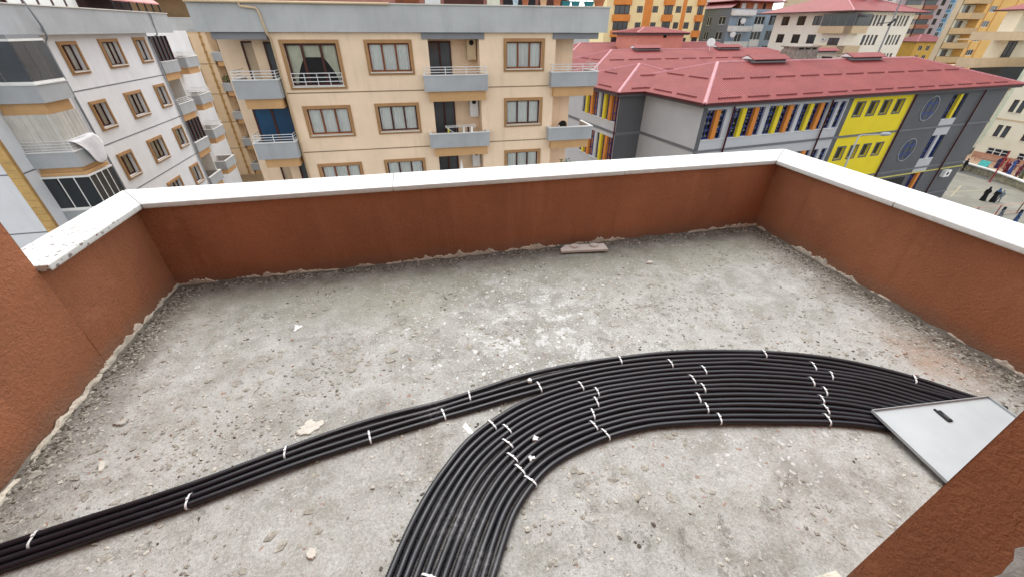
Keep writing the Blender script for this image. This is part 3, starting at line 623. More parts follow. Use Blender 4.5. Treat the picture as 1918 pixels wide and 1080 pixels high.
# ================================================================== APARTMENT BLOCK ACROSS THE STREET (beige)
def rect(face, mb, *a): face.box(mb, *a)
def part(name, m, B, fn, **kw):
    mb = MB(); fn(mb); return mb.build(name, m if not isinstance(m, str) else M[m], B, **kw)
def courses(F, B, zs, u0, u1, m, d=.012, h=.05, name='groove_shade'):  # raised strips whose dark colour stands in for the shade of a groove
    for z in zs: part(name, m, B, lambda mb: F.box(mb, u0, u1, z-h/2, z+h/2, .001, d))
def bars(F, B, u0, u1, z0, z1, d, n, nv, m='rail', r=.02, name='railing'):
    def fn(mb):
        for k in range(n): z = z0+(z1-z0)*k/(n-1); mb.tube([F.p(u0, z, d), F.p(u1, z, d)], r, 6)
        for k in range(nv): u = u0+(u1-u0)*k/(nv-1); mb.tube([F.p(u, z0, d), F.p(u, z1, d)], r*.9, 6)
    return part(name, m, B, fn)
def door(F, B, u0, u1, z0, z1, d, n=2, fm='brownf', glass=None, cur=True, name='door'):
    def fn(mb):
        fr = .08
        for a in ((u0, u1, z1-fr, z1), (u0, u0+fr, z0, z1-fr), (u1-fr, u1, z0, z1-fr), (u0+fr, u1-fr, z0, z0+.12)): F.box(mb, *a, d, d+.07)
        for k in range(1, n): u = u0+(u1-u0)*k/n; F.box(mb, u-.05, u+.05, z0+.12, z1-fr, d, d+.075)
    w = part(name, fm, B, fn)
    for k in range(n):
        a, b = u0+(u1-u0)*k/n, u0+(u1-u0)*(k+1)/n
        part('pane', glass or GGLASS, w, lambda mb: mb.quad(F.p(a, z0+.1, d+.03), F.p(b, z0+.1, d+.03), F.p(b, z1-.05, d+.03), F.p(a, z1-.05, d+.03)))
    return w
def ac_unit(F, B, u0, u1, z0, z1, d0, d1, m='acw', name='air_conditioner'):
    o = part(name, m, B, lambda mb: F.box(mb, u0, u1, z0, z1, d0, d1), bevel=.02)
    c = F.p((u0+u1)/2, z0+(z1-z0)*.82, d1+.004)
    def fn(mb):
        k = 14; r = min(u1-u0, z1-z0)*.26
        mb.quad(*[F.p((u0+u1)/2+r*math.cos(t), z0+(z1-z0)*(.84 if z1-z0 > .8 else .5)+r*math.sin(t), d1+.004) for t in np.linspace(0, 2*math.pi, k, endpoint=False)])
    part('fan_grille', 'black', o, fn); return o

G = -16.3
BB = empty('apartment_building', (0.5, 30, 0), 'beige apartment block straight across with grey balconies and brown framed windows', 'building')
F = Face(0, 23.8, 0)
holes = []
W1h = window(F, BB, -5.87, -3.2, -.97, 1.16, .15, 3, 'brownf', widths=(0, .32, .68, 1), cur=None, glass=GLASS, fr=.09); holes.append(W1h)
for k, z in enumerate((-1.72, -4.65, -7.55)):
    holes.append(window(F, BB, -5.6, -3.26, z-1.56, z, .15, 3, 'midf', cur='sheer' if k == 0 else 'curt'))
for k, z in enumerate((1.16, -1.70, -4.62, -7.5)):
    holes.append(window(F, BB, -2.05, .25, z-1.55, z, .15, 3, 'midf' if k == 0 else 'brownf', cur='curt'))
for k, z in enumerate((1.21, -1.62, -4.46, -7.4)):
    holes.append(window(F, BB, 4.95, 7.2, z-1.54, z, .15, 3, 'midf' if k == 0 else 'brownf', cur='curt'))
LOG = [(1.05, 3.66, -1.15-2.87*k, 1.2-2.87*k, 1.35) for k in range(4)]
mb = MB(); F.wall(mb, -6.2, 7.82, G, 1.5, [h for h in holes]+LOG)
# returns and recessed loggia walls at both ends
mb.quad(F.p(7.82, G, 0), F.p(7.82, 1.5, 0), F.p(7.82, 1.5, -1.35), F.p(7.82, G, -1.35)); mb.quad(F.p(-6.2, G, 0), F.p(-6.2, 1.5, 0), F.p(-6.2, 1.5, -1.3), F.p(-6.2, G, -1.3))
for a in ((7.82, 9.32, -1.35), (-7.42, -6.2, -1.3), (-9.4, -7.42, -2.6)): mb.quad(F.p(a[0], G, a[2]), F.p(a[1], G, a[2]), F.p(a[1], 1.5, a[2]), F.p(a[0], 1.5, a[2]))
mb.quad(F.p(9.32, G, -1.35), F.p(9.32, 1.5, -1.35), F.p(9.32, 1.5, -13), F.p(9.32, G, -13)); mb.quad(F.p(-7.42, G, -1.3), F.p(-7.42, 1.5, -1.3), F.p(-7.42, 1.5, -2.6), F.p(-7.42, G, -2.6))
mb.quad(F.p(-9.4, G, -2.6), F.p(-9.4, 1.5, -2.6), F.p(-9.4, 1.5, -13), F.p(-9.4, G, -13)); mb.quad(F.p(-9.4, G, -13), F.p(9.32, G, -13), F.p(9.32, 1.5, -13), F.p(-9.4, 1.5, -13))
mb.build('wall', M['beige'], BB)
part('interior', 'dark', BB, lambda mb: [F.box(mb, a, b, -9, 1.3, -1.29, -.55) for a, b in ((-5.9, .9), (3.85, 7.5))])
courses(F, BB, (-1.12, -4.0, -6.9), -6.2, .62, 'line'); courses(F, BB, (-1.05, -3.92, -6.8), 4.0, 7.5, 'line')
# draped curtains of the big top window
cw = BB.children[0]
curtain(F, cw, -5.72, -3.35, .42, 1.0, -.28, M['cream'], .3, .02, 'valance')
def drape(u0, u1, flip):
    def fn(mb):
        n = 14
        for i in range(n):
            za, zb_ = .42-1.15*i/n, .42-1.15*(i+1)/n
            w = lambda z: .22+.55*max(0, (z+.75)/1.2)**1.6
            a, b = (u0, u0+w(za)), (u0, u0+w(zb_))
            if flip: a, b = (u1-w(za), u1), (u1-w(zb_), u1)
            mb.quad(F.p(a[0], za, -.29), F.p(a[1], za, -.27), F.p(b[1], zb_, -.27), F.p(b[0], zb_, -.29))
    part('drape', 'cream', cw, fn, smooth=True)
drape(-5.72, -3.35, False); drape(-5.72, -3.35, True)
bars(F, cw, -5.70, -3.36, -.8, -.25, .06, 4, 5, name='window_railing')
# balconies
for k in range(3):
    z = -2.86*k
    b = balcony(F, BB, .65, 3.98, -.42+z, -1.15+z, -1.65+z, .55, rail=(k == 0))
    b = balcony(F, BB, 7.52, 10.22, -.37+z, -1.07+z, -1.57+z, .5, rail=(k == 0), d0=-1.34)
    b = balcony(F, BB, -8.22, -6.24, -.48+z, -1.28+z, -1.74+z, .55, rail=(k < 2), d0=-1.29)
for k in range(3):
    z = -2.87*k; Fl = F
    door(F, BB, 1.06, 2.3, -1.1+z, 1.06+z, -1.33, 2)
    ac_unit(F, BB, 3.12, 3.6, .2+z, 1.15+z, -1.2, -.75, 'ac' if k == 0 else 'acw')
    door(F, BB, -6.9, -6.45, -1.2+z, 1.05+z, -1.28, 1)
    if k == 1:
        door(F, BB, -8.1, -6.3, -4.0, -1.75, -.5, 2, glass=BGLASS, name='glass_screen')
    else: door(F, BB, -8.3, -7.6, -1.2+z, 1.05+z, -2.57, 1, glass=GLASS)
for a, b in ((.75, 3.93), (7.62, 10.2), (-8.6, -6.32)): part('soffit_beam', 'soff', BB, lambda mb: F.box(mb, a, b, 1.17, 1.455, -.4, .06))
PA = part('roof_parapet', 'grey2', BB, lambda mb: (F.box(mb, -9.1, 10.62, 1.46, 2.56, .1, .22), F.box(mb, 10.5, 10.62, 1.46, 2.56, -13, .1), F.box(mb, -9.1, -8.98, 1.46, 2.56, -4, .1)))
part('parapet_coping', 'sill', PA, lambda mb: (F.box(mb, -9.15, 10.68, 2.562, 2.61, .04, .28), F.box(mb, 10.44, 10.68, 2.562, 2.61, -13, .04)))
part('roof_deck', 'grey', BB, lambda mb: F.box(mb, -9.4, 10.5, 1.5, 1.56, -13, .1))
part('gutter_pipe', 'pipe', PA, lambda mb: mb.tube([F.p(-9.1, 2.58, .32), F.p(-.6, 2.58, .32)], .05, 8), smooth=True)
part('drain_pipe', 'pipe', BB, lambda mb: mb.tube([F.p(-7.0, 2.55, .3), F.p(-6.95, 2.42, .3), F.p(-6.35, 2.36, .3), F.p(-6.28, 2.2, .28), F.p(-6.2, 1.4, .28), F.p(-6.16, 1.2, .07), F.p(-6.16, G, .07)], .05, 8), smooth=True)
MAROON = mat('maroon_cladding', '#6b3a34', .7, .2, 1.5); PINKB = mat('pinkish_brick', '#a9776a', .8, .15, 2)
ph = part('penthouse_wall', PINKB, BB, lambda mb: F.box(mb, -9.0, 9.2, 1.56, 4.6, -12.5, -2.2))
for a, b, m in ((-.3, .9, 'midf'), (1.2, 2.0, 'white'), (2.2, 4.3, 'brownf'), (4.5, 5.2, 'cream'), (5.4, 7.2, 'black'), (7.4, 9.0, 'brownf')): part('penthouse_door', m, BB, lambda mb: F.box(mb, a, b, 1.57, 4.0, -2.19, -2.1))
part('paint_mark', 'white', PA, lambda mb: mb.tube([F.p(1.62+.05*math.cos(t), 2.15+.07*math.sin(t), .225) for t in np.linspace(.3, 5.2, 9)], .012, 5))
TER = mat('terracotta', '#b8704c', .8, .12, 4); TEAL = mat('teal_plastic', '#2f7a80', .5, .08); PBL = mat('pale_blue_plastic', '#b9cdd6', .5, .06); LEAF = mat('leaf_green', '#4d6b3a', .7, .3, 6); CRM = mat('peach_plastic', '#dcae85', .6, .1)
def pot(u, w, h, m, label, cat='planter', sq=False, plant=True):
    x, y, z = F.p(u, 2.611, .13); root = empty('planter', (x, y, z), label, cat, 'planters on the roof parapet')
    mb = MB(); k = 4 if sq else 14; dx, dy = (w/2, .09) if sq else (w/2, w/2)
    prof = ((.78, 0), (1, h*.86), (1.08, h*.86), (1.08, h), (.9, h), (.85, h*.8))
    for s, zz in prof:
        for j in range(k):
            t = 2*math.pi*(j+(.5 if sq else 0))/k; c = 1.414 if sq else 1
            mb.v.append((x+dx*s*c*math.cos(t), y+dy*s*c*math.sin(t), z+zz))
    for i in range(len(prof)-1):
        for j in range(k): j2 = (j+1) % k; mb.f.append((i*k+j, i*k+j2, (i+1)*k+j2, (i+1)*k+j))
    mb.f.append(tuple(reversed(range(k)))); mb.f.append(tuple((len(prof)-1)*k+j for j in range(k))); mb.build('pot', m, root)
    if plant: foliage(root, x, y, z+h, w*.55, w*.9, 60)
def foliage(root, x, y, z, r, h, n, m=None, s=.05):
    mb = MB()
    for _ in range(n):
        a = random.random()*6.28; rr = r*math.sqrt(random.random()); c = Vector((x+rr*math.cos(a), y+rr*math.sin(a), z+h*random.random()**.8))
        d = Vector((random.gauss(0, 1), random.gauss(0, 1), random.gauss(.5, .6))).normalized()*s*random.uniform(.7, 1.6); e = d.cross(Vector((random.random(), random.random(), 1))).normalized()*s*.4
        mb.quad(c-d*.5, c+e, c+d*.6, c-e)
    return mb.build('leaves', m or LEAF, root)
for u, w, h, m, lb, sq in ((5.55, .3, .32, PBL, 'pale blue pot on the grey roof parapet', False), (6.05, .34, .25, TER, 'round terracotta pot just right of the pale blue pot on the roof parapet', False), (7.72, .34, .3, TER, 'terracotta pot left of the teal planters on the roof parapet', True), (8.2, .46, .2, TEAL, 'leftmost teal planter box on the roof parapet', True), (8.72, .42, .2, TEAL, 'middle teal planter box on the roof parapet', True), (9.45, .5, .2, TEAL, 'rightmost teal planter box on the roof parapet', True), (10.02, .5, .28, TER, 'terracotta planter box at the right end of the roof parapet', True), (7.0, .3, .25, CRM, 'peach coloured tub on the roof parapet', True)): pot(u, w, h, m, lb, sq=sq)
# things on the balconies
def folded_parasol(x, y, z):
    r = empty('parasol', (x, y, z), 'closed white parasol on the lowest visible middle balcony', 'parasol')
    mb = MB(); mb.tube([(x, y, z), (x, y, z+2.0)], .025, 8); mb.build('pole', M['rail'], r)
    mb = MB(); k = 16
    for zz, rr in ((.45, .17), (.6, .2), (1.2, .12), (1.9, .02)):
        for j in range(k): t = 2*math.pi*j/k; q = rr*(1 if j % 2 else .72); mb.v.append((x+q*math.cos(t), y+q*math.sin(t), z+zz))
    for i in range(3):
        for j in range(k): j2 = (j+1) % k; mb.f.append((i*k+j, i*k+j2, (i+1)*k+j2, (i+1)*k+j))
    mb.build('canopy', M['curt'], r)
folded_parasol(*F.p(2.35, -6.78, -.1))
x, y, z = F.p(2.4, -3.28, .25); r = empty('drying_rack', (x, y, z-.7), 'white folding drying rack with pegged socks on the middle balcony', 'drying rack')
mb = MB()
for dy in (-.25, 0, .25): mb.tube([(x-.85, y+dy, z+.32), (x+.85, y+dy, z+.36)], .012, 5)
for sx in (-.8, .8): mb.tube([(x+sx, y-.28, z+.34), (x-sx*.7, y+.05, z-.7)], .014, 5); mb.tube([(x+sx, y-.28, z+.34), (x+sx, y+.28, z+.34)], .012, 5)
mb.build('frame', M['rail'], r)
for dx, m in ((-.75, mat('yellow_cloth', '#b9b24a')), (-.25, M['black']), (.1, M['white']), (.35, M['black']), (.55, M['curt'])):
    part('sock', m, r, lambda mb: mb.hexa([(x+dx+a, y-.25+b, z+c) for c in (.05, .33) for a, b in ((0, 0), (.1, 0), (.1, .02), (0, .02))]))
x, y, z = F.p(8.6, -3.92, -.3); r = empty('satellite_dish', (x, y, z), 'dark satellite dish on the right hand balcony of the beige block', 'satellite dish')
def dish_mesh(c, rad, nrm, m, root, name='reflector'):
    mb = MB(); nrm = Vector(nrm).normalized(); a = nrm.cross(Vector((0, 0, 1))).normalized(); b = a.cross(nrm); k = 18; c = Vector(c); mb.v.append(tuple(c-nrm*rad*.22))
    for q in (.5, 1):
        for j in range(k): t = 2*math.pi*j/k; mb.v.append(tuple(c+(a*math.cos(t)+b*math.sin(t))*rad*q-nrm*rad*.22*(1-q*q)))
    for j in range(k): j2 = (j+1) % k; mb.f += [(0, 1+j, 1+j2), (1+j, 1+k+j, 1+k+j2, 1+j2)]
    o = mb.build(name, m, root, True); s = o.modifiers.new('s', 'SOLIDIFY'); s.thickness = .02
    mb = MB(); mb.tube([tuple(c-b*rad*.9), tuple(c+nrm*rad*.9-b*rad*.2)], .02, 6); mb.tube([tuple(c+nrm*rad*.85-b*rad*.2), tuple(c+nrm*rad*1.0-b*rad*.15)], .05, 8); mb.build('feed_arm', M['rail'], root)
dish_mesh((x, y, z+.62), .33, (-.8, -.5, .4), M['black'], r); mb = MB(); mb.tube([(x, y, z), (x, y, z+.6)], .025, 6); mb.tube([(x-.3, y, z), (x+.3, y, z)], .02, 6); mb.build('stand', M['black'], r)
def shrub(u, z, d, r, h, label):
    x, y, zz = F.p(u, z, d); ro = empty('potted_shrub', (x, y, zz), label, 'plant')
    mb = MB(); mb.tube([(x, y, zz), (x, y, zz+.25)], [.1, .14], 10); mb.build('pot', TER, ro); foliage(ro, x, y, zz+.25, r, h, 160, s=.12)
shrub(8.9, -6.75, -.2, .45, 1.2, 'leafy potted plant on the lowest visible right balcony of the beige block')

# ================================================================== REAR BEIGE BLOCK
RB = empty('apartment_building', (-21, 58, 0), 'narrow beige block in the gap between the white and beige blocks', 'building')
F = Face(0, 54.4, 0); holes = []
for k in range(5): holes.append(window(F, RB, -24.1, -21.8, -.62-2.9*k, .87-2.9*k, .14, 3, 'midf' if k == 0 else 'brownf', 'trim' if k == 0 else 'trim', cur='curt'))
mb = MB(); F.wall(mb, -27, -20.2, -13.45, 1.3, holes); mb.quad(F.p(-27, -13.45, 0), F.p(-20.2, -13.45, 0), F.p(-20.2, -13.45, -3), F.p(-27, -13.45, -3))
mb.quad(F.p(-20.2, -13.45, 0), F.p(-20.2, 1.3, 0), F.p(-20.2, 1.3, -1.4), F.p(-20.2, -13.45, -1.4)); mb.quad(F.p(-20.2, G, -1.4), F.p(-14, G, -1.4), F.p(-14, 1.3, -1.4), F.p(-20.2, 1.3, -1.4))
mb.quad(F.p(-27, G, -3), F.p(-20.2, G, -3), F.p(-20.2, -13.45, -3), F.p(-27, -13.45, -3)); mb.quad(F.p(-27, G, -10), F.p(-14, G, -10), F.p(-14, 1.3, -10), F.p(-27, 1.3, -10)); mb.build('wall', M['beige2'], RB)
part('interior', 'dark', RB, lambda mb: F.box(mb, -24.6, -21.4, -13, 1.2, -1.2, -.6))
courses(F, RB, [-1.6-2.9*k for k in range(4)], -27, -20.2, 'line', h=.07)
def quo(mb):
    for k in range(44): w = .16 if k % 2 else .26; F.box(mb, -20.75-w/2, -20.75+w/2, -13.4+k*.335, -13.4+k*.335+.31, .002, .05)
part('quoin_strip', 'quoin2', RB, quo)
for k in range(5):
    z = -2.9*k; balcony(F, RB, -20.15, -17.6, -.55+z, -1.33+z, -1.8+z, .3, rail=False, d0=-1.39)
    door(F, RB, -19.9, -18.9, -1.25+z, 1.0+z, -1.38, 1)
part('roof_parapet', 'grey2', RB, lambda mb: F.box(mb, -27, -13, 1.3, 2.45, -.2, .15)); part('parapet_coping', 'sill', RB, lambda mb: F.box(mb, -27, -13, 2.452, 2.5, -.25, .2))
pw = part('penthouse_wall', mat('tan_penthouse', '#8f7657', .8, .1), RB, lambda mb: F.box(mb, -27, -13, 2.0, 5.2, -9, -1.6))
door(F, RB, -20.9, -20.2, 2.2, 4.4, -1.58, 1); part('awning', mat('red_awning', '#b06a63', .7, .1), RB, lambda mb: mb.hexa([F.p(a, z, d) for z, d in ((5.15, -1.6), (4.3, .6), ) for a in (-27, -20)]+[F.p(a, z+.06, d) for z, d in ((5.15, -1.6), (4.3, .6)) for a in (-27, -20)]) if False else F.box(mb, -27, -21.2, 4.35, 4.45, -1.6, .4))
x, y, z = F.p(-18.9, -1.25, -.5); r = empty('plastic_chair', (x, y, z), 'white plastic chair on the top balcony of the rear beige block', 'chair')
mb = MB(); mb.box(x-.25, x+.25, y-.25, y+.25, z+.42, z+.46); mb.build('seat', M['white'], r); mb = MB(); mb.box(x-.25, x+.25, y+.2, y+.25, z+.47, z+1.0); mb.build('backrest', M['white'], r, bevel=.05)
for sx in (-.22, .22):
    for sy in (-.22, .22): mb = MB(); mb.tube([(x+sx, y+sy, z), (x+sx, y+sy, z+.42)], .02, 5); mb.build('leg', M['white'], r)
x, y, z = F.p(-19.6, -4.2, -.3); ro = empty('potted_shrub', (x, y, z), 'green shrub on a balcony of the rear beige block', 'plant'); mb = MB(); mb.tube([(x, y, z), (x, y, z+.4)], [.16, .2], 10); mb.build('pot', TER, ro); foliage(ro, x, y, z+.4, .55, 1.0, 260, s=.14)

# ================================================================== WHITE BLOCK ON THE LEFT
WB = empty('apartment_building', (-24, 31, 0), 'white apartment block on the left with brown framed windows and grey corner balconies', 'building')
F = Face(-18.1, 0, 90); holes = []
for k in range(4):
    z = -2.93*k
    holes.append(window(F, WB, 29.3, 30.82, -.6+z, .98+z, .16, 2, 'brownf', cur='cream' if k == 2 else 'curt', depth=.22, proud=.07))
    holes.append(window(F, WB, 32.78, 34.75, -.54+z, 1.03+z, .16, 3, 'brownf', cur='cream' if k == 2 else 'curt', depth=.22, proud=.07))
    holes.append(window(F, WB, 36.5, 38.0, -.48+z*.99, 1.06+z*.99, .16, 2, 'brownf', cur='cream' if k == 2 else 'curt', depth=.22, proud=.07))
mb = MB(); F.wall(mb, 27.75, 38.6, G, 1.4, holes)
N = Face(-18.45, 0, 90); N.wall(mb, 23.2, 24.1, G, 1.4); L_ = Face(0, 23.2, 0); L_.wall(mb, -34, -18.45, G, 1.4)
mb.quad(N.p(24.1, G, 0), N.p(24.1, 1.4, 0), N.p(24.1, 1.4, -1.6), N.p(24.1, G, -1.6)); mb.quad(N.p(24.1, G, -1.6), N.p(27.75, G, -1.6), N.p(27.75, 1.4, -1.6), N.p(24.1, 1.4, -1.6)); mb.quad(F.p(27.75, G, 0), F.p(27.75, 1.4, 0), F.p(27.75, 1.4, -2), F.p(27.75, G, -2))
mb.quad(F.p(38.6, G, 0), F.p(38.6, 1.4, 0), F.p(38.6, 1.4, -2), F.p(38.6, G, -2)); mb.quad(F.p(38.6, G, -2), F.p(50, G, -2), F.p(50, 1.4, -2), F.p(38.6, 1.4, -2)); mb.quad((-34, 50, 0), (-20.1, 50, 0), (-20.1, 50, T+1.4), (-34, 50, T+1.4)); mb.quad((-34, 23.2, 0), (-34, 50, 0), (-34, 50, T+1.4), (-34, 23.2, T+1.4))
mb.build('wall', M['whitew'], WB)
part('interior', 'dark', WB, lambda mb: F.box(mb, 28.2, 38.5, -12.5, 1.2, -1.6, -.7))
for k in range(3): courses(F, WB, (-1.35-2.87*k,), 28.2, 38.6, 'gline', h=.06); courses(L_, WB, (-1.3-2.9*k,), -34, -18.95, 'gline', h=.06); courses(N, WB, (-1.3-2.9*k,), 23.25, 24.1, 'gline', h=.06)
def qb(mb, k):
    z = -13+k*.36; w = .40
    L_.box(mb, -18.95, -18.47, z, z+.345, .002, .045); 
for k in range(40):
    o = part('quoin_block', 'quoin', WB, lambda mb: qb(mb, k))
part('corner_strip', 'quoin2', WB, lambda mb: N.box(mb, 23.16, 23.27, -13, 1.3, .002, .03))
part('drain_pipe', 'pipeg', WB, lambda mb: mb.tube([F.p(27.4, 3.4, .66), F.p(27.9, 1.7, .66), F.p(28.3, 1.2, .4), F.p(28.45, .9, .09), F.p(28.45, G, .09)], .055, 8), smooth=True)
part('drain_pipe', 'pipeg', WB, lambda mb: mb.tube([F.p(39.0, 2.5, .6), F.p(39.0, 1.2, .5), F.p(38.5, .9, .08), F.p(38.5, G, .08)], .055, 8), smooth=True)
PA = part('roof_parapet', 'grey', WB, lambda mb: (F.box(mb, 21.9, 41.6, 1.3, 2.5, .38, .5), F.box(mb, 21.9, 41.6, 1.3, 1.42, -2.5, .38)))
part('parapet_coping', 'sill', PA, lambda mb: F.box(mb, 21.85, 41.65, 2.502, 2.55, .32, .56))
part('roof_parapet', 'grey', WB, lambda mb: L_.box(mb, -34, -17.6, 1.3, 2.5, 1.2, 1.3))
pw = part('penthouse_wall', mat('dark_penthouse', '#4a3733', .7, .2), WB, lambda mb: F.box(mb, 22, 41, 1.45, 4.8, -10, -1.4))
for k, (a, b, m) in enumerate(((29.6, 30.5, 'curt'), (30.7, 31.6, 'curt'), (31.8, 32.7, 'curt'), (32.9, 33.8, 'curt'), (34.0, 34.9, 'curt'))):
    part('penthouse_window', 'brownf', WB, lambda mb: F.box(mb, a-.1, b+.1, 1.5, 4.2, -1.39, -1.3)); part('penthouse_blind', m, WB, lambda mb: F.box(mb, a, b, 1.6, 4.1, -1.295, -1.28))
part('awning', mat('pink_awning', '#c98a86', .7, .1), WB, lambda mb: mb.hexa([F.p(35.4, 3.05, .3), F.p(41.5, 3.05, .3), F.p(41.5, 4.3, -1.4), F.p(35.4, 4.3, -1.4), F.p(35.4, 3.12, .3), F.p(41.5, 3.12, .3), F.p(41.5, 4.37, -1.4), F.p(35.4, 4.37, -1.4)]))
for u in np.linspace(35.5, 41.3, 7): part('awning_post', 'black', WB, lambda mb: mb.tube([F.p(u, 2.5, .3), F.p(u, 3.06, .3)], .05, 6))
# corner balconies
def bay(k):
    z = -2.9*k; x0, x1, y0, y1 = -18.45, -16.45, 24.0, 25.98; zt, zb, z2 = -.58+z, -1.3+z, -1.8+z
    def par(mb):
        mb.box(x0, x1, y0, y0+.1, T+zb, T+zt); mb.box(x1-.1, x1, y0+.1, y1, T+zb, T+zt); mb.box(-18.1, x1-.1, y1-.1, y1, T+zb, T+zt)
    b = part('balcony', 'grey', WB, par)
    part('slab_beam', 'tan', b, lambda mb: mb.prism([(x0, y0+.22), (x1-.22, y0+.22), (x1-.22, y1-.12), (x0, y1-.12)], T+z2, T+zb-.003))
    part('balcony_floor', 'grey', b, lambda mb: mb.box(x0, x1-.12, y0+.12, y1-.12, T+zb+.003, T+zb+.06))
    part('balcony_coping', 'white', b, lambda mb: (mb.box(x0, x1+.04, y0-.04, y0+.13, T+zt+.002, T+zt+.06), mb.box(x1-.13, x1+.04, y0+.13, y1, T+zt+.002, T+zt+.06)))
    if k in (0, 2, 3):
        zz0, zz1 = zt+.06, 1.1+z
        for q in (zz0, zz1): part('glazing_frame', 'whitef', b, lambda mb: mb.prism([(x0, y0), (x1, y0), (x1, y1), (x1-.06, y1), (x1-.06, y0+.06), (x0, y0+.06)], T+q, T+q+.09))
        nf, ns = (2, 3) if k == 0 else (3, 4)
        for i in range(nf): a, c = x0+(x1-x0)*i/nf, x0+(x1-x0)*(i+1)/nf; part('pane', GGLASS if k == 0 else DGLASS, b, lambda mb: mb.box(a+.015, c-.015, y0+.02, y0+.035, T+zz0+.09, T+zz1))
        for i in range(ns): a, c = y0+.07+(y1-y0-.07)*i/ns, y0+.07+(y1-y0-.07)*(i+1)/ns; part('pane', GGLASS if k == 0 else DGLASS, b, lambda mb: mb.box(x1-.035, x1-.02, a+.015, c-.015, T+zz0+.09, T+zz1))
        if k >= 2:
            part('mullion', 'whitef', b, lambda mb: ([mb.box(x0+(x1-x0)*i/nf-.02, x0+(x1-x0)*i/nf+.02, y0+.0, y0+.055, T+zz0+.09, T+zz1) for i in range(1, nf)], [mb.box(x1-.055, x1, y0+.07+(y1-y0-.07)*i/ns-.02, y0+.07+(y1-y0-.07)*i/ns+.02, T+zz0+.09, T+zz1) for i in range(0, ns)]))
        part('head_band', 'soff' if k == 0 else 'tan', b, lambda mb: mb.prism([(x0, y0+.1), (x1-.1, y0+.1), (x1-.1, y1), (x0, y1)], T+zz1+.09, T+zz1+.25))
    else:
        Ff, Fs = Face(0, y0+.16, 0), Face(x1-.16, 0, 90)
        curtain(Ff, b, x0, x1-.16, zb+.1, 1.1+z, 0, mat('striped_awning_cloth', '#c9c5bd', .9, .06, 2), .16, .035, 'hanging_curtain'); curtain(Fs, b, y0+.16, y1-.1, zb+.1, 1.1+z, 0, MATS['striped_awning_cloth'], .18, .035, 'hanging_curtain')
        def rl(mb):
            for j in range(4): q = zt+.12+j*.13; mb.tube([(x0, y0+.05, T+q), (x1-.05, y0+.05, T+q), (x1-.05, y1, T+q)], .018, 6)
            for yy in (24.05, 24.9, 25.9): mb.tube([(x1-.05, yy, T+zt+.06), (x1-.05, yy, T+zt+.52)], .02, 6)
        part('railing', 'rail', b, rl)
for k in range(4): bay(k)
# the sheet thrown over the rail
sh = MB(); n, mm = 16, 22
for i in range(n+1):
    for j in range(mm+1):
        t = i/n; s = j/mm; w_ = math.sin(math.pi*(.06+.88*t))**.55
        y = 24.12+1.62*t+.62*s*(1-.25*t)+.10*s*math.sin(s*5); drop = 1.5*s*w_*(1-.18*t)
        x = -16.40+.06*math.sin(t*9+s*2)*s+.10*s-(.2*(.1-s)/.1 if s < .1 else 0)
        sh.v.append((x, y, T-2.98+.06*t-drop))
for i in range(n):
    for j in range(mm): p = i*(mm+1)+j; sh.f.append((p, p+1, p+mm+2, p+mm+1))
o = sh.build('hanging_sheet', mat('white_towelling', '#d6d4d6', .95, .06, 6, .5, 40), None, True); s = o.modifiers.new('t', 'SOLIDIFY'); s.thickness = .02
setorigin(o, (-16.4, 25.5, T-3.0)); tag(o, 'white sheet hung over the rail of the curtained corner balcony', 'sheet')
# far balconies of the white block
for k in range(4):
    z = -2.9*k
    Fx = Face(-18.1, 0, 90)
    b = balcony(Fx, WB, 38.75, 41.3, -.55+z, -1.3+z, -1.8+z, .12, rail=(k in (1,)), d0=-1.9)
    if k in (0, 2):
        part('glazing', 'brownf', b, lambda mb: [Fx.box(mb, a, a+.12, -.5+z, 1.1+z, -.1, .02) for a in np.linspace(38.8, 41.15, 5)])
        part('pane', DGLASS, b, lambda mb: Fx.box(mb, 38.85, 41.2, -.48+z, 1.1+z, -.06, -.04)); Fe = Face(0, 38.75, 0); part('pane', GGLASS, b, lambda mb: Fe.box(mb, -20, -18.1, -.48+z, 1.1+z, -.06, -.04))
    else: part('privacy_screen', 'white', b, lambda mb: mb.box(-19.8, -18.3, 41.2, 41.3, T-.5+z, T+1.2+z))
    balcony(Fx, WB, 43.9, 46.4, -.5+z, -1.25+z, -1.75+z, -.4, rail=(k < 3), d0=-1.95)

# ================================================================== SCHOOL
SCH = empty('school_building', (40, 36, 0), 'grey and yellow school with red corrugated hip roofs and coloured window fins', 'school')
SX, SY, SA = 22.4, 29.8, 7.0
F = Face(SX, SY, SA); ca, sa = math.cos(R(SA)), math.sin(R(SA))
def uv(u, v, z): return (SX+u*ca-v*sa, SY+u*sa+v*ca, z+T)
LG = mat('school_light_grey', '#b9babd', .8, .05, .5, .2, 20, .02); DG = mat('school_dark_grey', '#5d5e61', .8, .06, .5, .2, 20, .02); YEL = mat('school_yellow', '#e5cf2c', .8, .05, .5, .3, 20, .02)
FY = mat('fin_yellow', '#d9c32f', .7, .05); FO = mat('fin_orange', '#cc8036', .7, .05); BLF = mat('blue_frame', '#2b3f80', .5, .1); RED = NT('red_roof_metal')
_s = RED.n('ShaderNodeSeparateXYZ', {0: RED.tc.outputs['Object']})
_f = RED.noise(.35, 5, .65); _c = RED.mix(RED.mr(_f, .35, .7), (.20, .034, .032), (.26, .05, .045)); _c = RED.mix(RED.mr(RED.noise(3.5, 6, .7), .55, .78, 0, .35), _c, (.32, .12, .115))
_c = RED.mix(RED.mr(RED.vor(1.1), .035, .02), _c, (.5, .42, .4))
RED.set(Base_Color=_c, Roughness=.6); RED.b.inputs['Specular IOR Level'].default_value = .3; RED = RED.m
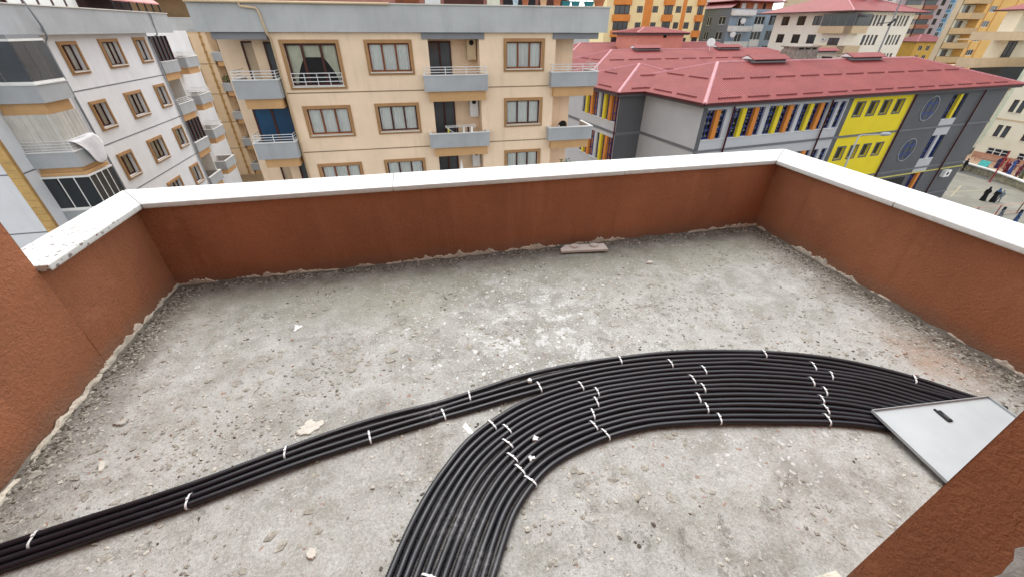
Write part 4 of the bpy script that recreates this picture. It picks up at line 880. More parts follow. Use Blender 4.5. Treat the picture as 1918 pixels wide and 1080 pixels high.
GRD = mat('dull_red_metal', '#85393c', .6, .15); CAP = mat('pale_ridge_cap', '#b4777d', .5, .12, 2); EAVE = mat('maroon_eave', '#4a1c1e', .6, .15); RPIPE = mat('maroon_pipe', '#5a2024', .5, .15)
def spart(name, m, fn, B=None, **kw): return part(name, m, B or SCH, fn, **kw)
def ribbon(FF, u0, u1, z0, z1, pat, B):
    """recessed window band: blue framed glass behind coloured fins; pat = [(start, end, material)]"""
    edges = [u0]+[x for a, b, _ in pat for x in (a, b)]+[u1]
    for a, b in zip(edges[::2], edges[1::2]):
        if b-a < .1: continue
        def fr(mb):
            for q in ((a, b, z0, z0+.07), (a, b, z1-.07, z1), (a, a+.06, z0+.07, z1-.07), (b-.06, b, z0+.07, z1-.07)): FF.box(mb, *q, -.24, -.16)
            for t, hh in ((.30, .09), (.72, .09)): zz = z0+(z1-z0)*t; FF.box(mb, a+.06, b-.06, zz, zz+hh, -.235, -.15)
            if b-a > .75: FF.box(mb, (a+b)/2-.03, (a+b)/2+.03, z0+.07, z1-.07, -.238, -.155)
        w = part('window', BLF, B, fr); part('pane', GLASS, w, lambda mb: mb.quad(FF.p(a, z0, -.2), FF.p(b, z0, -.2), FF.p(b, z1, -.2), FF.p(a, z1, -.2)))
        def blind(mb):
            zz = z1-.1
            while zz > z0+.2:
                hgt = random.uniform(.06, .22); FF.box(mb, a+.05, b-.05, zz-hgt, zz, -.34, -.32); zz -= hgt+random.uniform(.05, .4)
        part('blind', mat('school_blind', '#a9a8a3', .9, .15, 3), w, blind)
    for a, b, m in pat: part('fin' if m is not LG else 'pier', m, B, lambda mb: FF.box(mb, a, b, z0+.002, z1-.002, -.25, .10 if m is not LG else .0))
    part('ribbon_sill', 'white', B, lambda mb: FF.box(mb, u0, u1, z0-.06, z0-.002, -.25, .07))
PAT = [(1.32, 1.76, FO), (2.45, 3.12, LG), (4.05, 4.5, FY), (5.4, 5.85, FO), (6.62, 7.1, LG), (8.0, 8.45, FY), (9.3, 9.75, FO), (10.5, 10.95, LG), (11.75, 12.2, FY), (13.05, 13.5, FO), (14.2, 14.65, LG), (15.3, 15.7, LG)]
holes = []
for z in (-3.78, -7.95, -12.2): holes.append((.46, 16.45, z-2.27, z)); ribbon(F, .46, 16.45, z-2.27, z, PAT, SCH)
spart('wall_panel', LG, lambda mb: F.wall(mb, .45, 16.6, G, -3.3, holes, .26))
spart('window_back', M['dark'], lambda mb: [F.box(mb, .46, 16.45, z-2.3, z+.03, -.5, -.45) for z in (-3.78, -7.95, -12.2)])
spart('wall_panel', DG, lambda mb: F.wall(mb, 0, .45, G, -3.3)); spart('wall_panel', DG, lambda mb: F.wall(mb, 16.6, 17.25, G, -3.3))
# yellow bay with small windows
yh = []
for z0, z1 in ((-5.3, -3.88), (-9.35, -7.92)):
    for a in (17.85, 19.72, 21.55, 23.45): yh.append(window(F, SCH, a, a+1.25, z0, z1, .14, 1, 'soff', None, None, .22, fr=.06, sill=False))
for k, h in enumerate(yh): part('surround', DG, SCH, lambda mb: [F.box(mb, *q, .002, .03) for q in ((h[0]-.13, h[1]+.13, h[3], h[3]+.12), (h[0]-.13, h[1]+.13, h[2]-.12, h[2]), (h[0]-.13, h[0], h[2], h[3]), (h[1], h[1]+.13, h[2], h[3]))])
spart('wall_panel', YEL, lambda mb: F.wall(mb, 17.25, 25.8, -11.9, -3.3, yh)); spart('wall_panel', DG, lambda mb: F.wall(mb, 17.25, 25.8, G, -11.9))
COUR_ = mat('school_ring_grey', '#8b8c90', .8, .06)
# dark end bay
st = [(32.2, 34.7, -6.22, -3.85), (32.3, 34.7, -10.4, -7.95), (32.4, 34.7, -14.4, -12.0)]
def ovs(mb, c, rz, ru, d):
    mb.quad(*[F.p(c[0]+ru*math.cos(t), c[1]+rz*math.sin(t), d) for t in np.linspace(0, 2*math.pi, 28, endpoint=False)])
spart('wall_panel', DG, lambda mb: F.wall(mb, 25.8, 41.6, G, -3.3, st, .26))
for c in ((29.25, -5.05), (29.15, -9.15)):
    def ring(mb, r0, r1, d0, d1):
        k = 28; n = len(mb.v)
        for t in np.linspace(0, 2*math.pi, k, endpoint=False):
            for r, d in ((r0, d0), (r0, d1), (r1, d1), (r1, d0)): mb.v.append(F.p(c[0]+r*math.cos(t), c[1]+r*math.sin(t), d))
        for i in range(k):
            for j in range(4): a, b = n+i*4, n+((i+1) % k)*4; mb.f.append((a+j, b+j, b+(j+1) % 4, a+(j+1) % 4))
    w = part('round_window', COUR_, SCH, lambda mb: ring(mb, 1.12, 1.22, .002, .06)); part('pane', GGLASS, w, lambda mb: ovs(mb, c, 1.13, 1.13, .012))
    def bl(mb):
        for o in (-.45, .45): h_ = math.sqrt(1.1**2-o*o); F.box(mb, c[0]+o-.05, c[0]+o+.05, c[1]-h_, c[1]+h_, .014, .04); F.box(mb, c[0]-h_, c[0]+h_, c[1]+o-.06, c[1]+o+.06, .015, .045)
    part('bars', BLF, w, bl)
for k, (a, b, z0, z1) in enumerate(st): ribbon(F, a, b, z0, z1, [(a+1.05, a+1.5, (FY, LG, FO)[k])], SCH)
spart('window_back', M['dark'], lambda mb: [F.box(mb, a, b, z0-.03, z1+.03, -.5, -.45) for a, b, z0, z1 in st])
for z0, z1 in ((-7.93, -6.24), (-11.98, -10.42)): spart('light_panel', LG, lambda mb: F.box(mb, 32.3, 34.75, z0, z1, .002, .03))
COUR = mat('school_band_grey', '#707175', .8, .06)
for z in (-7.0, -11.42, -15.0): spart('band', COUR, lambda mb: F.box(mb, 0, 41.6, z-.1, z+.1, .034, .08))
for u in (3.0, 14.3, 25.8, 37.1): spart('drain_pipe', RPIPE, lambda mb: mb.tube([F.p(u+.6, -3.15, .75), F.p(u, -3.5, .16), F.p(u, G, .16)], .07, 8), smooth=True)
ac_unit(F, SCH, 38.1, 39.2, -12.95, -12.15, .05, .45)
spart('cable_tray', mat('pale_yellow_paint', '#c9bf6a'), lambda mb: F.box(mb, 26, 41.6, -12.02, -11.9, .05, .1)); spart('entrance_canopy', M['black'], lambda mb: F.box(mb, 26, 31.5, -13.6, -12.3, .002, .05))
# left return, link block and its side
FS = Face(SX, SY, SA+90, -1)
spart('wall_panel', LG, lambda mb: FS.wall(mb, 0, 7.6, G, -3.3)); spart('band', COUR, lambda mb: FS.box(mb, 0, 7.6, -7.0, -6.75, .002, .05)); spart('band', COUR, lambda mb: FS.box(mb, 0, 7.6, -11.42, -11.2, .002, .05))
bx, by, _ = uv(0, 7.6, 0); FB = Face(bx, by, SA); spart('wall_panel', DG, lambda mb: FB.wall(mb, -2.82, 0, G, -3.3)); spart('band', COUR, lambda mb: FB.box(mb, -2.82, 0, -7.0, -6.75, .002, .05))
bx, by, _ = uv(-2.82, 7.6, 0); FBS = Face(bx, by, SA+90, -1)
bh = [(.15, 6.9, -5.85, -3.62), (.3, 6.9, -9.9, -7.3)]
bp = [(1.15, 1.55, FO), (2.2, 2.6, FY), (3.3, 3.75, LG), (4.7, 5.1, FO), (5.75, 6.15, FY)]
for h in bh: ribbon(FBS, *h, bp, SCH)
spart('wall_panel', LG, lambda mb: FBS.wall(mb, 0, 10.8, G, -3.3, bh, .26)); spart('band', COUR, lambda mb: FBS.box(mb, 0, 10.8, -6.95, -6.7, .002, .05)); spart('window_back', M['dark'], lambda mb: [FBS.box(mb, h[0], h[1], h[2]-.03, h[3]+.03, -.5, -.45) for h in bh])
spart('drain_pipe', RPIPE, lambda mb: mb.tube([FBS.p(-.1, -3.2, .7), FBS.p(.05, -3.5, .12), FBS.p(.05, G, .12)], .07, 8), smooth=True)
# remaining outer walls
spart('wall', LG, lambda mb: (mb.quad(uv(41.6, 0, G), uv(41.6, 13.3, G), uv(41.6, 13.3, -3.3), uv(41.6, 0, -3.3)), mb.quad(uv(0, 13.3, G), uv(41.6, 13.3, G), uv(41.6, 13.3, -3.3), uv(0, 13.3, -3.3)),
      mb.quad(uv(-2.82, 18.4, G), uv(8, 18.4, G), uv(8, 18.4, -3.3), uv(-2.82, 18.4, -3.3)), mb.quad(uv(8, 13, G), uv(8, 18.4, G), uv(8, 18.4, -3.3), uv(8, 13, -3.3))))
def hip(u0, u1, v0, v1, ze, zr, oh=.8, B=SCH, bars_=True, pitch=.28, caps=True, eave=True):
    u0, u1, v0, v1 = u0-oh, u1+oh, v0-oh, v1+oh; w = min(u1-u0, v1-v0)/2; k = (zr-ze)/w
    def slope(a, b, inw):    # eave a->b, inw = inward unit (uv)
        a, b = Vector(a), Vector(b); L = (b-a).length; d = (b-a)/L; inw = Vector(inw); mb = MB()
        n = int(L/pitch); prof = ((0, 0), (.55, 0), (.65, .028), (.9, .028)); cols = []
        for i in range(n+1):
            for f_, hh in prof: s = min(L, (i+f_)*L/n); cols.append((s, hh))
        m = 0
        for s, hh in cols:
            t = min(s, L-s, w); p0 = a+d*s; p1 = p0+inw*t
            mb.v += [uv(p0.x, p0.y, ze+hh), uv(p1.x, p1.y, ze+k*t+hh)]
        for i in range(len(cols)-1): mb.f.append((2*i, 2*i+2, 2*i+3, 2*i+1))
        o = part('roof_slope', RED, B, lambda q: (q.v.extend(mb.v), q.f.extend(mb.f)))
        if bars_ and L > 8:
            for tt in (.55, w*.52):
                s = tt+1.2
                while s+2.4 < L-tt:
                    def bar(q):
                        P = [a+d*x+inw*y for x, y in ((s, tt), (s+2.35, tt), (s+2.35, tt+.08), (s, tt+.08))]
                        q.hexa([uv(p.x, p.y, ze+k*tt+.05) for p in P]+[uv(p.x, p.y, ze+k*tt+.13) for p in P])
                    part('snow_guard', GRD, o, bar); s += 3.05
        return o
    slope((u0, v0), (u1, v0), (0, 1)); slope((u1, v1), (u0, v1), (0, -1)); slope((u0, v1), (u0, v0), (1, 0)); slope((u1, v0), (u1, v1), (-1, 0))
    if (u1-u0) > (v1-v0): r0, r1 = (u0+w, v0+w), (u1-w, v0+w)
    else: r0, r1 = (u0+w, v0+w), (u0+w, v1-w)
    cs = [((u0, v0, ze), (*r0, zr)), ((u1, v0, ze), (*(r1 if (u1-u0) > (v1-v0) else r0), zr)), ((u0, v1, ze), (*(r0 if (u1-u0) > (v1-v0) else r1), zr)), ((u1, v1, ze), (*r1, zr))]
    if math.dist(r0, r1) > .3: cs.append(((*r0, zr), (*r1, zr)))
    for a, b in cs:
        A, B2 = Vector(uv(*a)), Vector(uv(*b)); d = (B2-A).normalized(); sd_ = d.cross(Vector((0, 0, 1))).normalized()*.17; up_ = Vector((0, 0, .09))
        part('ridge_cap', CAP, B, lambda q: q.hexa([A-sd_-up_*.3, A+sd_-up_*.3, A+sd_*.5+up_, A-sd_*.5+up_, B2-sd_-up_*.3, B2+sd_-up_*.3, B2+sd_*.5+up_, B2-sd_*.5+up_]))
    if eave:
        def ev(q):
            for (a, b) in (((u0, v0), (u1, v0)), ((u1, v0), (u1, v1)), ((u1, v1), (u0, v1)), ((u0, v1), (u0, v0))):
                A, B2 = Vector(a), Vector(b); n = Vector((-(B2-A).y, (B2-A).x)).normalized()*.1
                P = [A, B2, B2+n, A+n]; q.hexa([uv(p.x, p.y, ze-.2) for p in P]+[uv(p.x, p.y, ze-.012) for p in P])
        part('gutter', EAVE, B, ev)
        part('soffit', DG, B, lambda q: q.hexa([uv(x, y, ze-.35) for x, y in ((u0+.12, v0+.12), (u1-.12, v0+.12), (u1-.12, v1-.12), (u0+.12, v1-.12))]+[uv(x, y, ze-.21) for x, y in ((u0+.12, v0+.12), (u1-.12, v0+.12), (u1-.12, v1-.12), (u0+.12, v1-.12))]))
hip(0, 41.6, 0, 13.3, -3.12, -.92); hip(-2.82, 8.0, 7.6, 18.4, -3.12, -1.36)
hip(3.4, 46, 24, 37.3, -3.1, -.82)
spart('wall', LG, lambda mb: [mb.quad(uv(*a, G), uv(*b, G), uv(*b, -3.2), uv(*a, -3.2)) for a, b in (((3.4, 24), (46, 24)), ((3.4, 24), (3.4, 37.3)), ((46, 24), (46, 37.3)), ((8, 37.3), (46, 37.3)))])
hip(8, 52, 42, 55, -3.0, -.42, bars_=False)
spart('wall', LG, lambda mb: [mb.quad(uv(*a, G), uv(*b, G), uv(*b, -3.2), uv(*a, -3.2)) for a, b in (((8, 42), (52, 42)), ((8, 42), (8, 55)), ((52, 42), (52, 55)))])
def vent(u0, u1, v, z, B=SCH):
    w = part('ridge_vent', 'soff', B, lambda q: q.hexa([uv(a, b, c) for c in (z-.12, z+.18) for a, b in ((u0, v-.55), (u1, v-.55), (u1, v+.55), (u0, v+.55))]))
    part('vent_louvre', 'black', w, lambda q: q.hexa([uv(a, b, c) for c in (z+.02, z+.13) for a, b in ((u0+.3, v-.58), (u1-.15, v-.58), (u1-.15, v-.552), (u0+.3, v-.552))]))
    def rf(q):
        P = [uv(a, b, c) for a in (u0-.3, u1+.25) for b, c in ((v-.85, z+.14), (v, z+.5), (v+.85, z+.14), (v+.85, z+.18), (v, z+.56), (v-.85, z+.19))]; n = len(q.v); q.v += P
        q.f += [(n+i, n+(i+1) % 6, n+6+(i+1) % 6, n+6+i) for i in range(6)]+[tuple(n+i for i in range(6)), tuple(n+6+i for i in range(6))]
    part('vent_roof', RED, w, rf); part('vent_gable', 'white', w, lambda q: q.quad(uv(u0-.31, v-.7, z+.2), uv(u0-.31, v+.7, z+.2), uv(u0-.31, v, z+.47)))
vent(10.4, 14.6, 6.65, -.9); vent(23.9, 28.6, 6.65, -.9); vent(13.8, 18.0, 30.65, -.8); vent(28.9, 33.2, 30.65, -.8); vent(25.8, 28.3, 48.5, -.4); vent(35, 41, 20.5, -1.0)
ch = part('chimney', mat('old_concrete', '#8c857b', .9, .3, 2.5, .4, 12, .03), SCH, lambda q: q.hexa([uv(a, b, c) for c in (-1.6, -.05) for a, b in ((17.0, 7.2), (20.1, 7.2), (20.1, 9.0), (17.0, 9.0))]))
part('chimney_cap', MATS['old_concrete'], ch, lambda q: (q.hexa([uv(a, b, c) for c in (.16, .26) for a, b in ((16.9, 7.1), (20.2, 7.1), (20.2, 9.1), (16.9, 9.1))]), [q.hexa([uv(x+a, 7.25+b, c) for c in (-.048, .158) for a, b in ((0, 0), (.22, 0), (.22, 1.6), (0, 1.6))]) for x in (17.05, 18.0, 18.9, 19.8)]))
# salmon stair tower rising from the rear wing
ST = part('stair_tower', mat('salmon_plaster', '#cf8878', .8, .06), SCH, lambda q: q.hexa([uv(a, b, c) for c in (-3, 1.2) for a, b in ((21.0, 40.5), (30.5, 40.5), (30.5, 47), (21.0, 47))]))
part('window', 'dark', ST, lambda q: q.hexa([uv(a, b, c) for c in (.45, .95) for a, b in ((26.2, 40.42), (26.8, 40.42), (26.8, 40.498), (26.2, 40.498))]))
hip(21.0, 30.5, 40.5, 47, 1.2, 2.0, .7, bars_=False)
# satellite dishes
for u, v, z, r_, lb in ((27.0, 29.9, -.75, .62, 'large white satellite dish on the ridge of the rear school roof'),):
    x, y, zz = uv(u, v, z); ro = empty('satellite_dish', (x, y, zz), lb, 'satellite dish'); dish_mesh((x, y, zz+.75), r_, (-.45, -.8, .35), M['white'], ro); mb = MB(); mb.tube([(x, y, zz-.3), (x, y, zz+.7)], .04, 6); mb.build('mast', M['rail'], ro)

# ================================================================== FAR BUILDINGS
def simple_windows(F, B, rects, fm='whitef', n=2, glass=None, depth=.15, fr=.07, sill=False, tw=0., trim=None):
    return [window(F, B, a, b, c, d, tw, n, fm, trim, None, depth, glass or DGLASS, .04, sill, fr) for a, b, c, d in rects]
def block(F, B, u0, u1, z0, z1, D, m, holes=(), roof=True, left=True):
    mb = MB(); F.wall(mb, u0, u1, z0, z1, holes)
    if left: mb.quad(F.p(u0, z0, 0), F.p(u0, z1, 0), F.p(u0, z1, -D), F.p(u0, z0, -D))
    mb.quad(F.p(u1, z0, 0), F.p(u1, z1, 0), F.p(u1, z1, -D), F.p(u1, z0, -D)); mb.quad(F.p(u0, z0, -D), F.p(u1, z0, -D), F.p(u1, z1, -D), F.p(u0, z1, -D))
    if roof: mb.quad(F.p(u0, z1, 0), F.p(u1, z1, 0), F.p(u1, z1, -D), F.p(u0, z1, -D))
    return mb.build('wall', m, B)
ORB = mat('orange_balcony', '#d98b45', .8, .06, 1); YW = mat('pale_yellow_plaster', '#efdca6', .85, .05, .5, streak=.1)
# yellow tower with orange balconies
YT = empty('apartment_building', (53, 103, 0), 'pale yellow tower with orange stripes and rounded orange balconies behind the school', 'building')
F = Face(53.3, 96.2, -8); hs_ = []
for k in range(-3, 4):
    z = 2.93*k
    hs_ += simple_windows(F, YT, [(-3.47, -2.16, 4.72+z-2.93, 5.9+z-2.93), (.02, 1.28, 4.76+z-2.93, 5.92+z-2.93), (5.3, 6.5, 4.75+z-2.93, 5.95+z-2.93), (7.7, 8.95, 4.75+z-2.93, 5.96+z-2.93)], 'brownf')
    for a, b, p in ((-8.85, -4.72, .9), (2.3, 4.92, .8), (9.85, 11.9, .8)):
        zz = 1.45+z
        def rb(q):
            n = 10; pts = [(a+(b-a)*i/n, p*math.sin(math.pi*i/n)**.35) for i in range(n+1)]
            for i in range(n): q.hexa([F.p(u, c, dd) for c in (zz-1.2, zz) for u, dd in ((pts[i][0], pts[i][1]), (pts[i+1][0], pts[i+1][1]), (pts[i+1][0], 0), (pts[i][0], 0))])
        bo = part('balcony', ORB, YT, rb)
        door(F, YT, a+.4, b-.4, zz+.05, zz+1.65, .03, 3 if b-a > 3 else 2, 'brownf', DGLASS, name='balcony_door')
block(F, YT, -10.3, 12.0, G, 24, 12, YW, hs_)
for a, b in ((-1.9, -.1), (6.75, 7.6)): part('stripe', ORB, YT, lambda q: F.box(q, a, b, -10, 24, .002, .05))
# blue-grey block
GB = empty('apartment_building', (75, 97, 0), 'blue grey block with white balconies and maroon roof behind the school', 'building')
GBL = mat('blue_grey_plaster', '#8d9dab', .85, .05, .5); GBD = mat('slate_plaster', '#767d86', .85, .06, .5)
F = Face(70.9, 93.1, 8); FS2 = Face(70.9, 93.1, 98, -1)
hs_ = []
for k in range(4):
    z = -2.98*k; hs_ += simple_windows(F, GB, [(7.5, 10.6, 2.72+z, 4.3+z)], 'whitef', 3); part('white_panel', 'white', GB, lambda q: F.box(q, 7.6, 10.6, 1.36+z, 2.68+z, .002, .03))
    bo = balcony(F, GB, .0, 6.3, 5.35+z-2.8*0, 4.4+z, 4.25+z, 1.0, rail=False, m='white', t='white'); door(F, GB, 2.5, 4.6, 1.6+z, 3.9+z, .03, 2, 'whitef', DGLASS)
    hs_ += simple_windows(F, GB, [(12.0, 14.0, 2.62+z, 4.5+z)], 'soff', 2)
block(F, GB, 0, 14.0, G, 5.6, 10, GBL, hs_, left=False)
hs_ = []
for k in range(4): z = -2.9*k; hs_ += simple_windows(FS2, GB, [(5.5, 6.9, 2.5+z, 4.17+z), (1.25, 3.3, 2.68+z, 4.17+z)], 'whitef', 2)
mb = MB(); FS2.wall(mb, 0, 10.9, G, 5.75, hs_); mb.build('wall', GBD, GB)
part('attic', mat('brick_orange', '#b5714f', .8, .2, 2), GB, lambda q: F.box(q, 3.5, 13.5, 5.6, 6.95, -9, -1.5))
for a, b, m in ((4.0, 5.2, 'white'), (7.6, 8.6, 'white'), (10.5, 11.2, 'black')): part('attic_window', m, GB, lambda q: F.box(q, a, b, 5.7, 6.7, -1.49, -1.42))
RM = mat('maroon_metal', '#7d3a3c', .5, .15, .8)
part('roof', RM, GB, lambda q: (q.hexa([F.p(a, z, d) for z, aa in ((6.96, 0), (7.1, 0)) for a, d in ((1.0, .3), (15.7, .3), (15.7, -10), (1.0, -10))]), q.quad(FS2.p(0, 5.75, .4), FS2.p(11, 5.75, .4), FS2.p(11, 8.2, -5), FS2.p(0, 8.2, -5)), q.quad(F.p(1, 7.1, .3), F.p(15.7, 7.1, .3), F.p(12, 9, -5), F.p(3, 9, -5))))
for q_, rr, lb in (((6.5, 2.3, .4), .55, 'white satellite dish above the upper balcony of the blue grey block'), ((4.5, -.2, 1.2), .6, 'white satellite dish at the lower balcony of the blue grey block')):
    x, y, zz = F.p(q_[0]-3.6, q_[1]+.6, 1.1); ro = empty('satellite_dish', (x, y, zz), lb, 'satellite dish'); dish_mesh((x, y, zz+.4), rr, (-.5, -.8, .3), M['white'], ro); mb = MB(); mb.tube([(x, y, zz-.35), (x, y, zz+.4)], .05, 6); mb.build('mast', M['rail'], ro)
# white block with a red hip roof
WR = empty('apartment_building', (82, 77, 0), 'white block with red hip roof and grouped brown windows behind the school', 'building')
WRP = mat('warm_white_plaster', '#efe9dc', .85, .03, .5, streak=.08); F = Face(79.1, 70.5, 8); FS2 = Face(79.1, 70.5, 98, -1); hs_ = []
for k in range(4):
    z = -3.08*k
    for a, b in ((4.65, 8.9), (11.9, 15.7)):
        hs_ += [window(F, WR, a, b, 2.36+z, 4.0+z, 0, 4, 'brownf', None, None, .14, GGLASS, .04, False, .09)]
        for j in range(1, 4): u = a+(b-a)*j/4; part('pier', WRP, WR, lambda q: F.box(q, u-.2, u+.2, 2.37+z, 3.99+z, -.1, .01))
block(F, WR, 0, 17, G, 4.5, 16, WRP, hs_, left=False)
hs_ = []
for k in range(4):
    z = -3.05*k
    for a, b in ((5.8, 7.5), (9.1, 10.85), (12.7, 14.4)): hs_ += simple_windows(FS2, WR, [(a, b, 2.45+z, 3.98+z)], 'brownf', 2)
    bo = part('balcony', mat('sand_plaster', '#cdb595', .8, .06), WR, lambda q: (FS2.box(q, -1.6, 4.75, 1.15+z, 2.3+z, .0, 1.4), F.box(q, -1.4, 2.9, 1.15+z, 2.3+z, 0, 1.4)))
    if k == 0:
        part('glazing', DGLASS, WR, lambda q: (FS2.box(q, -1.55, 4.7, 2.31, 4.15, 1.3, 1.36), F.box(q, -1.35, 2.85, 2.31, 4.15, 1.3, 1.36))); part('mullion', 'soff', WR, lambda q: [FS2.box(q, x, x+.08, 2.31, 4.15, 1.28, 1.38) for x in (-1.5, .0, 1.5, 3.0, 4.6)])
    else: door(FS2, WR, 1.0, 3.0, 1.2+z, 3.5+z, .03, 2, 'brownf'); ac_unit(FS2, WR, 3.4, 4.3, 2.9+z, 3.5+z, .02, .4)
mb = MB(); FS2.wall(mb, 0, 16, G, 4.5, hs_); mb.build('wall', WRP, WR)
def hipq(B, F, u0, u1, D, ze, zr, oh, m):
    a = [F.p(u0-oh, ze, oh), F.p(u1+oh, ze, oh), F.p(u1+oh, ze, -D-oh), F.p(u0-oh, ze, -D-oh)]; w = min(u1-u0, D)/2
    r0, r1 = (F.p(u0+w, zr, -w), F.p(u1-w, zr, -w)) if u1-u0 >= D else (F.p(u0+w, zr, -w), F.p(u0+w, zr, -D+w))
    if u1-u0 >= D: fs = [(a[0], a[1], r1, r0), (a[1], a[2], r1), (a[2], a[3], r0, r1), (a[3], a[0], r0)]
    else: fs = [(a[0], a[1], r0), (a[1], a[2], r1, r0), (a[2], a[3], r1), (a[3], a[0], r0, r1)]
    for f_ in fs: part('roof_slope', m, B, lambda q: q.quad(*f_))
    part('eave_soffit', 'white', B, lambda q: q.quad(*[(x, y, z-.06) for x, y, z in a])); part('ridge_cap', CAP, B, lambda q: [q.tube([p, r], .12, 6) for p, r in ((a[0], r0), (a[1], r1 if u1-u0 >= D else r0), (r0, r1))])
    def gu(q):
        for i in range(4): q.tube([a[i], a[(i+1) % 4]], .1, 6)
    part('gutter', EAVE, B, gu)
hipq(WR, F, -1.2, 17, 17, 4.5, 7.9, 1.6, RED)
part('chimney', MATS['old_concrete'], WR, lambda q: F.box(q, 6.5, 8.5, 5.5, 9.2, -6, -4.5)); part('chimney', MATS['old_concrete'], WR, lambda q: F.box(q, 11.5, 12.8, 5.5, 8.8, -5.5, -4.3))
# brown and mauve tower
def tower(name, label, cx, cy, ang, u0, u1, z1, D, m):
    B = empty('apartment_building', (cx, cy, 0), label, 'building'); return B, Face(cx, cy, ang)
MV = mat('mauve_plaster', '#b5a9ac', .85, .05, .4); BRK = mat('brown_balcony', '#a8705c', .8, .1, .6); BT_ = mat('sand_pale', '#cbb79b', .85, .06, .4); BLT = mat('light_blue_plaster', '#a9c3d6', .85, .05, .4); BLD = mat('teal_blue_plaster', '#5f8aa5', .85, .05, .4)
rho = 246; az = R(55.3); bxx, byy = rho*math.sin(az), rho*math.cos(az)
B, F = tower('', 'mauve and brown tower with arched stair windows far behind the white block', bxx, byy, -10, 0, 0, 0, 0, 0); hs_ = []
for k in range(9):
    z = 16.4-2.97*k
    for a in (-6.5,): hs_ += simple_windows(F, B, [(a, a+1.5, z-.95, z+.95)], 'brownf', 1)
    for a, b, m in ((-13.5, -8.3, BRK), (-20.5, -14.2, BT_)): part('balcony', m, B, lambda q: F.box(q, a, b, z-2.2, z-.9, .0, 1.2)); part('balcony_glazing', DGLASS if (k+int(a)) % 2 else GGLASS, B, lambda q: F.box(q, a+.3, b-.3, z-.88, z+.6, .02, .9 if k % 2 else .3))
block(F, B, -22, -3.2, G, 22, 14, MV, hs_)
B, F = tower('', 'light blue tower with square recessed windows in the far distance', bxx+.8, byy+.3, -10, 0, 0, 0, 0, 0); hs_ = []
for k in range(8):
    z = 15.9-2.93*k; hs_ += simple_windows(F, B, [(-.9, 1.6, z-1.5, z)], 'whitef', 2, GGLASS, .4); hs_ += simple_windows(F, B, [(-3.4, -1.9, z-1.6, z)], 'whitef', 2)
    part('balcony', BLD, B, lambda q: F.box(q, 4.2, 7.8, z-2.9, z-1.6, .0, 1.0)); part('band', BLD, B, lambda q: F.box(q, -3.9, -1.75, z-2.6, z-1.65, .002, .05)); part('frame', BLT, B, lambda q: [F.box(q, *t, .002, .12) for t in ((-1.2, 1.9, z+.01, z+.25), (-1.2, 1.9, z-1.75, z-1.51), (-1.2, -.91, z-1.5, z), (1.61, 1.9, z-1.5, z))])
block(F, B, -4.0, 8.0, -5, 22, 12, BLT, hs_)
block(F, B, 8.05, 16, G, 22, 12, BT_)
B = empty('apartment_building', (172, 123, 0), 'small ochre house with maroon roof below the light blue tower', 'building'); F = Face(172, 123, -10)
hs_ = simple_windows(F, B, [(a, a+1.3, z-1.5, z) for a in (-1.5, 1.2, 6.5) for z in (-2.6, -5.4)], 'whitef', 2); block(F, B, -3, 9, G, -1.6, 10, mat('ochre_plaster', '#d2ab57', .85, .06, .5), hs_); hipq(B, F, -3, 9, 10, -1.5, .6, .7, RM)
# orange tower on the right
rho = 158; az = R(57.5)
B, F = tower('', 'tall orange and yellow tower with white windows at the right', rho*math.sin(az), rho*math.cos(az), 8, 0, 0, 0, 0, 0); hs_ = []
ORT = mat('soft_orange_plaster', '#ecbd72', .85, .05, .4, streak=.08); ORS = mat('orange_stripe', '#cf9452', .85, .05)
for k in range(9):
    z = 12.3-2.9*k; hs_ += simple_windows(F, B, [(-.2, 2.65, z-1.2, z), (10.6, 12.9, z-1.2, z)], 'whitef', 3)
    part('balcony', mat('sand_plaster2', '#c9aa7f', .8, .06), B, lambda q: F.box(q, -7.5, -2.2, z-2.6, z-1.4, -2, .6)); part('balcony_recess', 'cream', B, lambda q: F.box(q, -7.3, -2.2, z-1.38, z+.2, -2.1, -1.9)); part('balcony_window', GGLASS, B, lambda q: F.box(q, -6.6, -4.4, z-1.38, z, -1.88, -1.8))
block(F, B, -2.1, 24, G, 20, 3.4, ORT, hs_)
for a in (-.75, 3.0, 9.3): part('stripe', ORS, B, lambda q: F.box(q, a, a+.35, G, 20, .002, .06))
part('rear_wall', BT_, B, lambda q: F.box(q, -7.5, -2.2, G, 20, -3.4, -2.2))
# cream block with balconies beside the yard
CB = empty('apartment_building', (92, 46, 0), 'cream block beside the school yard with sand coloured balconies and brown windows', 'building')
CRP = mat('cream_plaster', '#e9e2cb', .85, .04, .5, streak=.1); SND = MATS['sand_plaster']
F = Face(86.6, 46.0, -84)
def cz(z): return 1.6+(z-1.6)*1.14
hs_ = []
for z in (-5.8, -8.85):
    for a in (.0, 3.2, 6.4): hs_.append(window(F, CB, a, a+1.5, cz(z)-1.65, cz(z), .0, 2, 'brownf', None, None, .12, GGLASS, .05, True, .12))
    for a in (.0, 3.2, 6.4): part('pier', CRP, CB, lambda q: F.box(q, a+.62, a+.88, cz(z)-1.64, cz(z)-.01, -.08, .02))
for a in (.4, 4.0): hs_.append(window(F, CB, a, a+2.6, -15.1, -13.5, 0, 3, 'whitef', None, None, .12, DGLASS, .05, True, .1, hbar=-14.0))
mb = MB(); F.wall(mb, -1.0, 16, G, .5, hs_); mb.quad(F.p(-1.0, G, 0), F.p(-1.0, .5, 0), F.p(-1.0, .5, -12), F.p(-1.0, G, -12)); mb.build('wall', CRP, CB)
